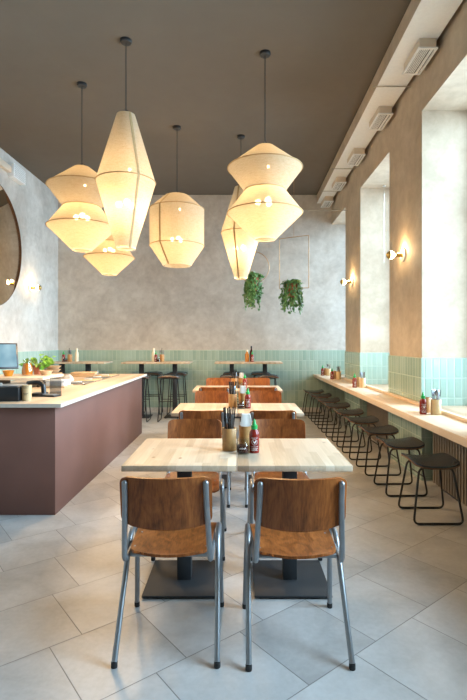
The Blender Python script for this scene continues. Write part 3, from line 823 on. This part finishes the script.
# ------------------------------------------------------------------ stools
def make_stool(name, label, sh, bar=False, group=None):
    """sled stool; loops stand across X; the sitter faces X"""
    t = thing(name, label, 'stool', (0, 0, 0), 0, group)
    sw, sd = 0.175, 0.185                                   # half sizes of the saddle seat
    def seat(th0):
        def f(u, v):
            a = math.copysign(abs(u) ** 0.8, u); b = math.copysign(abs(v) ** 0.8, v)
            r = 0.05
            x, y = a * sw, b * sd
            dy = sd - abs(y)
            if dy < r: x *= (sw - (r - math.sqrt(max(0, r * r - (r - dy) ** 2)))) / sw
            z = sh + 0.030 * (x / sw) ** 2 - 0.016 * (y / sd) ** 2 * (0.5 + 0.5 * abs(x / sw)) + th0
            return (x, y, z)
        return f
    obj('seat_shell', sheet(nb(), 16, 16, seat(-0.012), 0.012), M['ply_edge'], t)
    obj('seat_pad', sheet(nb(), 16, 16, seat(0.0005), 0.013), M['black_seat'], t)
    R = 0.0085
    zt = sh - 0.029
    for s in (-1, 1):
        yb, yt = s * 0.175, s * 0.125
        pts = [(-0.05, yt, zt), (0.135, yt, zt), (0.19, yb, R), (-0.19, yb, R), (-0.135, yt, zt), (0.0, yt, zt)]
        bm = nb(); tube(bm, pts[0:1] and [(0.0, yt, zt), (0.130, yt, zt), (0.19, yb, R), (-0.19, yb, R), (-0.130, yt, zt), (0.0, yt, zt)], R, 10, fil=0.045)
        obj('leg_loop', bm, M['black_metal'], t)
    zf = 0.36 if bar else 0.17
    k = (zf - R) / (zt - R)
    xx = 0.19 + (0.130 - 0.19) * k; yy = 0.175 + (0.125 - 0.175) * k
    bm = nb(); tube(bm, [(xx, -yy - 0.012, zf), (xx, yy + 0.012, zf)], 0.006, 8); obj('foot_rail', bm, M['black_metal'], t)
    if bar:
        bm = nb(); tube(bm, [(-xx, -yy - 0.012, zf), (-xx, yy + 0.012, zf)], 0.006, 8); obj('foot_rail', bm, M['black_metal'], t)
    bm = nb(); tube(bm, [(0.0, -0.125, zt), (0.0, 0.125, zt)], 0.006, 8); obj('seat_strut', bm, M['black_metal'], t)
    return t
s0 = make_stool('low_stool', 'low black saddle stool at the window ledge, nearest to the viewer', 0.448, group='low stools along the window ledge')
s0.location = (1.525, 3.745, 0)
names = ['second', 'third', 'fourth', 'fifth', 'sixth', 'seventh', 'eighth']
for k in range(1, 9):
    lab = 'low black saddle stool at the window ledge, %s' % ('farthest, by the back wall' if k == 8 else names[k - 1] + ' from the viewer')
    dup(s0, (1.528 - 0.011 * k + random.uniform(-0.008, 0.008), 3.745 + 0.655 * k, 0), random.uniform(-0.03, 0.03), lab)

# ------------------------------------------------------------------ high tables and bar stools at the back wall
HT = [(-3.263, 'pale high table at the back wall in the left corner, mostly off frame', 0.0),
      (-2.68, 'pale high table at the back wall behind the counter, right half of the left pair', -0.10),
      (-1.79, 'pale high table at the back wall, left half of the middle pair', 0.0),
      (-1.17, 'pale high table at the back wall, right half of the middle pair', 0.0),
      (-0.115, 'pale high table at the back wall, left half of the right pair', 0.0),
      (0.499, 'pale high table at the back wall, right half of the right pair', 0.0)]
for i, (x, lab, off) in enumerate(HT):
    w = 0.565 if i < 2 else 0.612
    make_table((x, 8.72, 0), lab, w=w, d=0.60, h=1.025, plate=0.36, name='high_table', group='high tables along the back wall', top_th=0.028, post_off=off)
b0 = make_stool('bar_stool', 'tall black bar stool by the counter end, viewer side of its high table', 0.775, True, 'tall bar stools at the high tables')
b0.location = (-1.75, 8.30, 0); b0.rotation_euler = (0, 0, PI / 2)
for (x, y, lab) in [(-1.66, 9.085, 'tall black bar stool by the counter end, wall side of its high table'),
                    (-1.21, 8.30, 'tall black bar stool with brown edge, viewer side of the middle high table'),
                    (-1.17, 9.085, 'tall black bar stool, wall side of the middle high table'),
                    (-0.13, 8.30, 'tall black bar stool at the left table of the right pair, viewer side'),
                    (-0.10, 9.085, 'tall black bar stool at the left table of the right pair, wall side'),
                    (0.53, 8.30, 'tall black bar stool at the right end of the high tables, viewer side'),
                    (0.44, 9.085, 'tall black bar stool at the right end of the high tables, wall side')]:
    dup(b0, (x, y, 0), PI / 2, lab)

# ------------------------------------------------------------------ service counter
t = thing('service_counter', 'maroon service counter with pale wooden top on the left', 'counter', (0, 0, 0))
obj('body', box(nb(), -2.80, -1.468, 3.775, 7.18, 0.0, 0.872, 0.002), M['counter_body'], t)
obj('worktop', box(nb(), -2.84, -1.405, 3.715, 7.22, 0.872, 0.902, 0.002), M['counter_wood'], t)
bm = nb()
box(bm, -2.84, -1.398, 3.708, 3.715, 0.872, 0.902); box(bm, -1.405, -1.398, 3.715, 7.22, 0.872, 0.902)
obj('edge_band', bm, M['slab_edge'], t)
ZC = 0.902
# sunken food wells
t = thing('food_wells', 'steel food wells with lids set in the counter top', 'food warmer', (-1.885, 6.10, ZC))
bm = nb()
W, L = 0.15, 0.78
box(bm, -W, W, -L, L, 0.0, 0.004)
for k in range(5): box(bm, -W, W, -L + k * (2 * L - 0.02) / 4, -L + 0.02 + k * (2 * L - 0.02) / 4, 0.004, 0.012)
box(bm, -W, -W + 0.02, -L, L, 0.004, 0.0119); box(bm, W - 0.02, W, -L, L, 0.004, 0.0119)
obj('well_frame', bm, M['inox'], t)
for k in range(4):
    y0 = -L + 0.02 + k * (2 * L - 0.02) / 4; y1 = y0 + (2 * L - 0.1) / 4
    ld = obj('lid', box(nb(), -W + 0.022, W - 0.022, y0 + 0.004, y1 - 0.004, 0.004, 0.016, 0.003), M['kraft'] if k % 2 else M['inox'], t)
    obj('lid_handle', box(nb(), -0.05, 0.05, (y0 + y1) / 2 - 0.012, (y0 + y1) / 2 + 0.012, 0.016, 0.03, 0.004), M['white_plastic'], ld)
bm = nb(); tube(bm, [(0, 0, 0), (0.0, 0.01, 0.08)], 0.005, 8); solid_lathe(bm, [(0.028, 0.0), (0.03, 0.012)])
lad = obj('ladle', bm, M['inox']); lad.location = (-1.98, 6.62, ZC + 0.017); tag(lad, 'small steel ladle standing upright on the food wells', 'ladle')

# raised shelf with jug, bowls and potted plant
ZS = 1.008
t = thing('counter_shelf', 'raised wooden shelf standing on the back of the counter', 'shelf', (-2.44, 5.36, ZC))
obj('shelf_board', box(nb(), -0.35, 0.34, -0.30, 0.30, ZS - ZC - 0.03, ZS - ZC, 0.003), M['ledge_wood'], t)
for x in (-0.30, 0.25): obj('support', box(nb(), x, x + 0.025, -0.25, 0.25, 0.0, ZS - ZC - 0.03), M['black_metal'], t)

t = thing('iced_tea_jug', 'glass jug of amber tea on the counter shelf', 'jug', (-2.385, 5.32, ZS))
obj('jug_glass', lathe(nb(), [(0, 0.0), (0.056, 0.0), (0.062, 0.02), (0.062, 0.06), (0.046, 0.14), (0.044, 0.165), (0.050, 0.185), (0.047, 0.185), (0.041, 0.165), (0.043, 0.14), (0.058, 0.06), (0.057, 0.012), (0, 0.01)]), M['jug_glass'], t)
obj('tea', lathe(nb(), [(0, 0.012), (0.055, 0.013), (0.0565, 0.06), (0.042, 0.14), (0, 0.14)]), M['amber'], t)
obj('handle', tube(nb(), [(0.044, 0, 0.155), (0.085, 0, 0.15), (0.09, 0, 0.09), (0.060, 0, 0.05)], 0.006, 8, fil=0.03), M['jug_glass'], t)

def bowl(name, label, cat, loc, r, h, mat, group=None):
    o = obj(name, lathe(nb(), [(0, 0), (r * 0.62, 0), (r, h), (r * 0.95, h), (r * 0.58, h * 0.10), (0, h * 0.09)]), mat)
    o.location = loc; return tag(o, label, cat, group)
bowl('tea_bowl', 'amber glass bowl on the counter shelf beside the screen', 'bowl', (-2.565, 5.25, ZS), 0.062, 0.065, M['amber'])
bowl('kraft_bowl', 'kraft paper bowl on the counter shelf right of the jug', 'bowl', (-2.205, 5.40, ZS), 0.075, 0.055, M['kraft'])
for k, lb_ in enumerate(['bottom', 'second', 'third', 'topmost']):
    o = bowl('kraft_bowl', 'kraft takeaway bowl in the stack behind the shelf, %s of four' % lb_, 'bowl', (-2.43 + 0.012 * (k % 2), 6.15, ZC + 0.044 * k), 0.12 - 0.006 * k, 0.043, M['kraft'], 'stacked kraft bowls on the counter')
for k, lb_ in enumerate(['lower', 'upper']):
    o = obj('cardboard_tray', box(nb(), -0.17, 0.17, -0.12, 0.12, 0, 0.028, 0.004), M['kraft'])
    o.location = (-2.20, 6.72 + 0.02 * k, ZC + 0.029 * k); o.rotation_euler.z = 0.1 * k
    tag(o, 'flat brown cardboard tray, %s of the pile near the far counter end' % lb_, 'tray', 'cardboard trays')
bm = nb()
lathe(bm, [(0, 0), (0.085, 0), (0.06, 0.05), (0.025, 0.075), (0, 0.08)], seg=14)
for v in bm.verts: v.co += Vector((random.uniform(-.01, .01), random.uniform(-.01, .01), random.uniform(0, .008) if v.co.z > 0.01 else 0))
o = obj('paper_bag', bm, M['bag_paper'], smooth=20); o.location = (-2.12, 5.86, ZC); tag(o, 'crumpled white paper beside the food wells', 'paper')
# white tub on its brown tray
o = obj('wooden_board', box(nb(), -0.115, 0.115, -0.13, 0.13, 0, 0.018, 0.004), M['kraft']); o.location = (-1.945, 5.09, ZC)
tag(o, 'small brown board under the white tub on the counter', 'board')
t = thing('white_tub', 'white lidded tub standing on the counter behind the card terminal', 'tub', (-1.945, 5.09, ZC + 0.018))
obj('tub_body', box(nb(), -0.10, 0.10, -0.10, 0.10, 0, 0.05, 0.008), M['white_plastic'], t)
obj('lid', box(nb(), -0.106, 0.106, -0.106, 0.106, 0.05, 0.062, 0.004), M['white_plastic'], t)
# potted herb
random.seed(5)
t = thing('potted_herb', 'bright green leafy plant in a terracotta pot on the counter shelf', 'potted plant', (-2.36, 5.55, ZS))
obj('pot', lathe(nb(), [(0, 0), (0.045, 0), (0.060, 0.085), (0.066, 0.085), (0.066, 0.105), (0.056, 0.105), (0.054, 0.08), (0, 0.08)]), M['terracotta'], t)
obj('soil', solid_lathe(nb(), [(0.0535, 0.081), (0.055, 0.095)]), M['soil'], t)
lf, st = nb(), nb()
for k in range(16):
    a = 2 * PI * k / 16 + random.uniform(-.2, .2); L = random.uniform(0.08, 0.17)
    tip = Vector((math.cos(a) * L, math.sin(a) * L * 0.5, 0.11 + random.uniform(0.0, 0.11)))
    tube(st, [(math.cos(a) * .02, math.sin(a) * .02, 0.09), tip * 0.6 + Vector((0, 0, 0.07)), tip], 0.003, 5)
    for q in range(3):
        leaf(lf, tip * (1 - q * 0.12) + rvec() * 0.015, random.uniform(0.05, 0.085), Vector((0.1, -0.6, 0.8)) + rvec() * 0.4, Vector((math.cos(a), math.sin(a), random.uniform(-.6, .4))))
obj('stems', st, M['stem'], t); obj('foliage', lf, M['leaf_bright'], t, smooth=0)
# till screen
t = thing('till_screen', 'till monitor with glowing blue screen at the left edge of the counter', 'screen', (-2.44, 4.70, ZC), 0.6)
tl = Matrix.Translation((0, 0, 0.345)) @ Matrix.Rotation(-0.30, 4, 'X')
obj('housing', box(nb(), -0.22, 0.22, -0.012, 0.012, -0.135, 0.135, 0.006, tl), M['black_plastic'], t)
obj('display', box(nb(), -0.203, 0.203, -0.0145, -0.0122, -0.115, 0.120, 0, tl), M['screen'], t)
bm = nb(); box(bm, -0.03, 0.03, 0.012, 0.035, 0.012, 0.33, 0.004); obj('stand', bm, M['grey_plastic'], t)
obj('foot', box(nb(), -0.11, 0.11, -0.08, 0.10, 0.0, 0.012, 0.004), M['grey_plastic'], t)
# receipt printer, kraft cup, terminal, tablet
t = thing('receipt_printer', 'black receipt printer on the near left corner of the counter', 'printer', (-1.99, 3.97, ZC))
obj('housing', box(nb(), -0.19, 0.19, -0.12, 0.12, 0.0, 0.118, 0.008), M['black_plastic'], t)
obj('lid', box(nb(), -0.17, 0.17, -0.09, 0.10, 0.118, 0.126, 0.004), M['grey_plastic'], t)
obj('paper_slip', box(nb(), -0.06, 0.04, -0.085, -0.082, 0.126, 0.150), M['paper'], t)
t = thing('kraft_cup', 'pale kraft paper cup with black print on the near counter edge', 'cup', (-1.762, 3.92, ZC))
obj('cup_body', lathe(nb(), [(0, 0), (0.036, 0), (0.040, 0.130), (0.038, 0.130), (0.034, 0.006), (0, 0.006)]), M['kraft_pale'], t)
bm = nb(); random.seed(9)
for zz, n in ((0.115, 6), (0.105, 4), (0.060, 5), (0.050, 3)):
    for k in range(n):
        a = -PI / 2 + 0.25 + (k - n / 2) * 0.22; r = 0.0372 + zz * 0.03
        c, s = math.cos(a), math.sin(a); tw = 0.0028
        p = Vector((c * r, s * r, zz)); tt = Vector((-s, c, 0)); d = Vector((c, s, 0))
        q = [p - tt * tw, p + tt * tw, p + tt * tw + Vector((0, 0, .005)), p - tt * tw + Vector((0, 0, .005))]
        vs = [bm.verts.new(x) for x in q] + [bm.verts.new(x - d * 0.0015) for x in q]
        for f in ((0, 1, 2, 3), (7, 6, 5, 4), (0, 4, 5, 1), (1, 5, 6, 2), (2, 6, 7, 3), (3, 7, 4, 0)): bm.faces.new([vs[i] for i in f])
obj('print', bm, M['ink'], t)
t = thing('card_terminal', 'black card payment handset leaning in its cradle on the counter', 'card reader', (-1.80, 4.26, ZC))
obj('cradle', box(nb(), -0.055, 0.055, -0.07, 0.07, 0.0, 0.03, 0.006), M['black_plastic'], t)
obj('handset', tube(nb(), [(-0.11, 0.02, 0.112), (-0.07, 0.0, 0.118), (-0.01, 0, 0.122), (0.035, 0, 0.10), (0.04, 0, 0.03)], 0.022, 12, fil=0.05), M['black_plastic'], t)
o = thing('leaflet_holder', 'clear plastic leaflet holder beside the card handset', 'holder', (-1.70, 4.38, ZC), 0.3)
obj('front_sheet', box(nb(), -0.05, 0.05, -0.03, -0.027, 0.0, 0.12), M['clear_plastic'], o)
obj('back_sheet', box(nb(), -0.05, 0.05, 0.02, 0.023, 0.0, 0.16), M['clear_plastic'], o)
obj('foot', box(nb(), -0.05, 0.05, -0.027, 0.02, 0.0, 0.004), M['clear_plastic'], o)
t = thing('card_tablet', 'flat black tablet lying on the counter near its front corner', 'tablet', (-1.690, 4.22, ZC), -0.25)
obj('shell', box(nb(), -0.085, 0.085, -0.055, 0.055, 0.0, 0.016, 0.005), M['black_plastic'], t)
obj('keypad', box(nb(), -0.06, 0.06, -0.035, 0.035, 0.016, 0.0185), M['grey_plastic'], t)

# ------------------------------------------------------------------ condiments
FONT_TXT = 'SRIRACHA'
def wrap(bm, r, zc, facing=-PI / 2):
    """bend flat x/z outlines around a bottle of radius r"""
    for v in bm.verts:
        a = facing + v.co.x / r; rr = r + v.co.y
        v.co = Vector((rr * math.cos(a), rr * math.sin(a), v.co.z + zc))

def emblem():
    """white ring with a rooster in it, rules and lettering, laid out flat then bent round the bottle"""
    bm = nb()
    def poly(pts):
        a = [bm.verts.new((x, 0.0004, z)) for x, z in pts]; bm.faces.new(a)
    n = 28
    for k in range(n):
        a0, a1 = 2 * PI * k / n, 2 * PI * (k + 1) / n
        poly([(r * math.cos(a), 0.004 + r * math.sin(a)) for r, a in ((0.0175, a0), (0.0175, a1), (0.0160, a1), (0.0160, a0))])
    rooster = [(-.011, .010), (-.009, .014), (-.006, .011), (-.004, .006), (.000, .003), (.004, .006), (.006, .013), (.010, .013), (.012, .006), (.009, -.001), (.004, -.005), (.003, -.010), (.000, -.010), (.000, -.005), (-.005, -.003), (-.008, .003), (-.008, .008)]
    poly([(x * 0.95, z * 0.95 + 0.002) for x, z in rooster])
    for z, w in ((0.026, 0.020), (-0.034, 0.022), (-0.040, 0.018), (-0.046, 0.020)):
        nseg = 8
        for k in range(nseg):
            x0 = -w + 2 * w * k / nseg
            poly([(x0 + .0006, z), (x0 + 2 * w / nseg - .0012, z), (x0 + 2 * w / nseg - .0012, z + .003), (x0 + .0006, z + .003)])
    cu = bpy.data.curves.new('lettering', 'FONT'); cu.body = FONT_TXT; cu.size = 0.0095; cu.align_x = 'CENTER'; cu.resolution_u = 2
    ob = bpy.data.objects.new('lettering', cu); C.objects.link(ob)
    bpy.context.view_layer.update()
    me = bpy.data.meshes.new_from_object(ob.evaluated_get(bpy.context.evaluated_depsgraph_get()))
    bt = nb(); bt.from_mesh(me)
    vm = {v: bm.verts.new((v.co.x, 0.0004, v.co.y - 0.026)) for v in bt.verts}
    for f in bt.faces: bm.faces.new([vm[v] for v in f.verts])
    bt.free(); bpy.data.objects.remove(ob); bpy.data.meshes.remove(me); bpy.data.curves.remove(cu)
    wrap(bm, 0.0305, 0.062)
    return bm

def make_sauce(label, group):
    t = thing('sauce_bottle', label, 'sauce bottle', (0, 0, 0), 0, group)
    obj('bottle_body', lathe(nb(), [(0, 0), (0.028, 0), (0.030, 0.004), (0.030, 0.108), (0.027, 0.122), (0.017, 0.136), (0.015, 0.142), (0, 0.142)]), M['sauce_red'], t)
    cap = obj('cap', lathe(nb(), [(0, 0.138), (0.019, 0.138), (0.019, 0.160), (0.012, 0.164), (0.0085, 0.178), (0.004, 0.196), (0, 0.197)], seg=20), M['cap_green'], t)
    e = obj('printed_emblem', emblem(), M['label_white'], t, smooth=0)
    e['label'] = 'white printed rooster emblem and lettering'
    return t
def make_cup(label, group, pale=False, mat=None):
    t = tag(obj('utensil_cup', lathe(nb(), [(0, 0), (0.042, 0), (0.043, 0.003), (0.043, 0.132), (0.042, 0.134), (0.038, 0.132), (0.037, 0.008), (0, 0.008)]), mat or (M['bamboo_pale'] if pale else M['bamboo'])), label, 'cup', group)
    return t
def cutlery_mesh(kind):
    bm = nb()
    if kind == 'chopstick': tube(bm, [(0, 0, 0), (0, 0, 0.245)], 0.0034, 6, taper=1.35)
    elif kind == 'spoon':
        tube(bm, [(0, 0, 0), (0, 0, 0.16)], 0.0035, 6)
        bmesh.ops.create_uvsphere(bm, u_segments=10, v_segments=8, radius=1, matrix=Matrix.Translation((0, 0, 0.183)) @ Matrix.Diagonal((0.017, 0.005, 0.027, 1)))
    elif kind == 'knife':
        tube(bm, [(0, 0, 0), (0, 0, 0.10)], 0.0035, 6); box(bm, -0.009, 0.009, -0.0014, 0.0014, 0.095, 0.205, 0.001)
    else:
        tube(bm, [(0, 0, 0), (0, 0, 0.15)], 0.0035, 6); box(bm, -0.011, 0.011, -0.0015, 0.0015, 0.148, 0.165)
        for k in range(4): box(bm, -0.011 + k * 0.0062, -0.0075 + k * 0.0062, -0.0015, 0.0015, 0.165, 0.205)
    return bm
_cm = {}
def cutlery(kind, base, lean, az, label, group, spin=0.0):
    nm = {'chopstick': 'chopstick', 'spoon': 'spoon', 'knife': 'knife', 'fork': 'fork'}[kind]
    if kind not in _cm:
        o = obj(nm, cutlery_mesh(kind), M['chopstick'] if kind == 'chopstick' else M['cutlery']); _cm[kind] = o
    else:
        o = _cm[kind].copy(); C.objects.link(o)
    o.rotation_mode = 'XYZ'
    o.matrix_world = Matrix.Translation(base) @ Matrix.Rotation(az, 4, 'Z') @ Matrix.Rotation(lean, 4, 'Y') @ Matrix.Rotation(spin - az, 4, 'Z')
    return tag(o, label, kind, group)
def fill_cup(x, y, z, kinds, where, seed, z0=0.012):
    random.seed(seed); n = len(kinds)
    for k, kd in enumerate(kinds):
        a = 2 * PI * k / n + random.uniform(-.25, .25)
        rr = 0.012 + 0.006 * (k % 2)
        lean = random.uniform(0.06, 0.115)
        base = Vector((x + rr * math.cos(a), y + rr * math.sin(a), z + z0))
        col = 'dark chopstick' if kd == 'chopstick' else 'steel ' + kd
        cutlery(kd, base, lean, a, '%s standing in the bamboo cup %s' % (col, where), 'cutlery in the cup ' + where, random.uniform(-.5, .5))

tables_txt = ['on the front table', 'on the middle table', 'on the last low table']
zt = 0.74
sauce0 = None
for i, (y, w) in enumerate(zip(TY, tables_txt)):
    cx = -0.012; yy = y + (-0.02 if i == 0 else 0.0)
    g = 'table condiments'
    c = make_cup('brown bamboo cup of cutlery ' + w, 'bamboo cups'); c.location = (cx - 0.040, yy + 0.03, zt)
    fill_cup(cx - 0.040, yy + 0.03, zt, ['chopstick', 'chopstick', 'chopstick', 'fork', 'chopstick', 'chopstick', 'chopstick', 'chopstick', 'knife'], w, 20 + i)
    # glass sleeve of napkins behind
    nt_ = thing('napkin_holder', 'bamboo sleeve of white paper napkins ' + w, 'napkin holder', (cx + 0.062, yy + 0.10, zt), 0.05 * (i - 1), 'napkin holders')
    obj('sleeve', lathe(nb(), [(0, 0), (0.044, 0), (0.044, 0.135), (0.040, 0.135), (0.039, 0.008), (0, 0.008)], seg=28), M['bamboo'], nt_)
    bm = nb()
    for k in range(5):
        yk = -0.022 + k * 0.010
        sheet(bm, 4, 6, lambda u, v, yk=yk, k=k: (u * (0.027 if v < 0.3 else 0.036) * (1 - 0.30 * max(0, v) ** 2), yk * (1 + 0.3 * v) + 0.003 * math.sin(3 * u + k), 0.112 + 0.095 * v), 0.004)
    o = obj('paper_napkins', bm, M['paper']); o.location = (cx + 0.062, yy + 0.10, zt); tag(o, 'folded white paper napkins standing in the bamboo sleeve ' + w, 'napkins', 'paper napkins')
    j = thing('chili_jar', 'small glass jar of dark chili oil ' + w, 'jar', (cx + 0.040, yy - 0.055, zt), 0, 'chili jars')
    obj('jar_glass', lathe(nb(), [(0, 0), (0.037, 0), (0.039, 0.006), (0.039, 0.058), (0.034, 0.068), (0.034, 0.076), (0.031, 0.076), (0.031, 0.066), (0.036, 0.057), (0.036, 0.008), (0, 0.006)]), M['jar_glass'], j)
    obj('chili_oil', lathe(nb(), [(0, 0.0065), (0.0345, 0.009), (0.0350, 0.046), (0, 0.046)]), M['soy'], j)
    obj('lid', lathe(nb(), [(0, 0.0765), (0.036, 0.0765), (0.036, 0.086), (0, 0.089)]), M['jar_glass'], j)
    bm = nb()
    for k in range(6): box(bm, -0.018 + k * 0.0064, -0.0155 + k * 0.0064, 0, 0.0006, 0.0 + 0.002 * (k % 2), 0.008 + 0.002 * (k % 3))
    wrap(bm, 0.0393, 0.030); obj('printed_label', bm, M['label_white'], j)
    if sauce0 is None:
        sauce0 = make_sauce('red chili sauce bottle with green cap ' + w, 'red sauce bottles'); sauce0.location = (cx + 0.108, yy - 0.030, zt)
    else: dup(sauce0, (cx + 0.108, yy - 0.030, zt), 0, 'red chili sauce bottle with green cap ' + w)

# condiments on the window ledge
zl = 0.755
for i, (y, w, kinds) in enumerate([(4.12, 'nearest on the window ledge', ['fork', 'knife', 'spoon', 'knife', 'fork', 'spoon', 'knife']),
                                   (6.55, 'second on the window ledge', ['knife', 'fork', 'spoon', 'knife', 'fork']),
                                   (8.00, 'third on the window ledge', ['knife', 'spoon', 'fork', 'knife']),
                                   (8.90, 'farthest on the window ledge', ['knife', 'fork', 'spoon'])]):
    x = 1.735 if i < 2 else 1.71
    c = make_cup('pale bamboo cup of cutlery, ' + w, 'bamboo cups', pale=True); c.location = (x, y, zl)
    fill_cup(x, y, zl, kinds, w, 40 + i)
    dup(sauce0, (x - 0.105, y + 0.02, zl), -0.1, 'red chili sauce bottle with green cap, ' + w)
    c = make_cup('brown bamboo cup with nothing in it, ' + w, 'bamboo cups', pale=False); c.location = (x - 0.035, y + 0.13, zl)

# condiments on the high tables
zh = 1.025
def plain_bottle(name, label, loc, r, h, mat, capmat, group='bottles on the high tables'):
    t = thing(name, label, 'bottle', loc, 0, group)
    obj('bottle_body', lathe(nb(), [(0, 0), (r, 0), (r, h * 0.62), (r * 0.5, h * 0.78), (r * 0.45, h * 0.86), (0, h * 0.86)], seg=20), mat, t)
    obj('cap', lathe(nb(), [(0, h * 0.862), (r * 0.6, h * 0.862), (r * 0.5, h), (0, h)], seg=20), capmat, t)
    return t
for x, w, full in [(-3.17, 'on the left high table', True), (-1.46, 'on the middle high table', True)]:
    dup(sauce0, (x - 0.06, 8.70, zh), 0, 'red chili sauce bottle with green cap ' + w)
    c = make_cup('bamboo cup of cutlery ' + w, 'bamboo cups'); c.location = (x + 0.05, 8.72, zh)
    fill_cup(x + 0.05, 8.72, zh, ['knife', 'fork', 'spoon', 'chopstick'], w, int(abs(x) * 10))
    plain_bottle('cream_bottle', 'cream coloured squeeze bottle ' + w, (x - (0.12 if x > -2 else -0.15), 8.80, zh), 0.036, 0.25, M['cream'], M['cream'])
    j = thing('chili_jar', 'small glass jar of dark chili oil ' + w, 'jar', (x, 8.62, zh), 0, 'chili jars')
    obj('jar_glass', lathe(nb(), [(0, 0), (0.037, 0), (0.039, 0.006), (0.039, 0.058), (0.034, 0.076), (0.031, 0.076), (0.036, 0.057), (0.036, 0.008), (0, 0.006)]), M['jar_glass'], j)
    obj('chili_oil', lathe(nb(), [(0, 0.0065), (0.0345, 0.009), (0.0350, 0.046), (0, 0.046)]), M['soy'], j)
dup(sauce0, (0.262, 8.66, zh), 0, 'red chili sauce bottle with green cap on the right high table')
plain_bottle('soy_bottle', 'tall dark soy bottle behind the red sauce on the right high table', (0.250, 8.76, zh), 0.030, 0.29, M['soy'], M['black_plastic'])
plain_bottle('vinegar_bottle', 'squat brown bottle with pale cap on the right high table', (0.168, 8.68, zh), 0.040, 0.22, M['amber'], M['cream'])

# ------------------------------------------------------------------ daylight and sky
w = bpy.data.worlds.new('World'); sc.world = w; w.use_nodes = True
bg = w.node_tree.nodes['Background']; bg.inputs[0].default_value = (0.80, 0.90, 1.0, 1); bg.inputs[1].default_value = 1.0
def area(name, loc, rot, sx, sy, e, col, spread=PI):
    l = bpy.data.lights.new(name, 'AREA'); l.shape = 'RECTANGLE'; l.size = sx; l.size_y = sy; l.energy = e; l.color = col; l.spread = spread
    o = bpy.data.objects.new(name, l); C.objects.link(o); o.location = loc; o.rotation_euler = rot
    return o
DAY = (0.56, 0.79, 1.0)
for i, (a, b_) in enumerate(NICHES):
    area('daylight_window', (X_OUT + 0.45, (a + b_) / 2, 2.45), (0, PI / 2 - 0.16, 0), 2.95, b_ - a - 0.1, (52.0, 95.0, 112.0, 215.0)[i], DAY, (1.6, 1.75, 1.8, 2.7)[i])

# ------------------------------------------------------------------ camera
cam = bpy.data.cameras.new('camera'); co = bpy.data.objects.new('camera', cam); C.objects.link(co); sc.camera = co
co.location = (0, 0, CAM_Z); co.rotation_euler = (PI / 2, 0, 0)
cam.sensor_fit = 'VERTICAL'; cam.sensor_height = 36.0; cam.sensor_width = 36.0
cam.lens = 470.0 / 700.0 * 36.0
cam.shift_x = -4.5 / 700.0; cam.shift_y = -8.0 / 700.0
cam.clip_start = 0.05
sc.view_settings.view_transform = 'Standard'; sc.view_settings.look = 'None'; sc.view_settings.gamma = 1.0
sc.view_settings.use_curve_mapping = False
sc.view_settings.exposure = 0.76
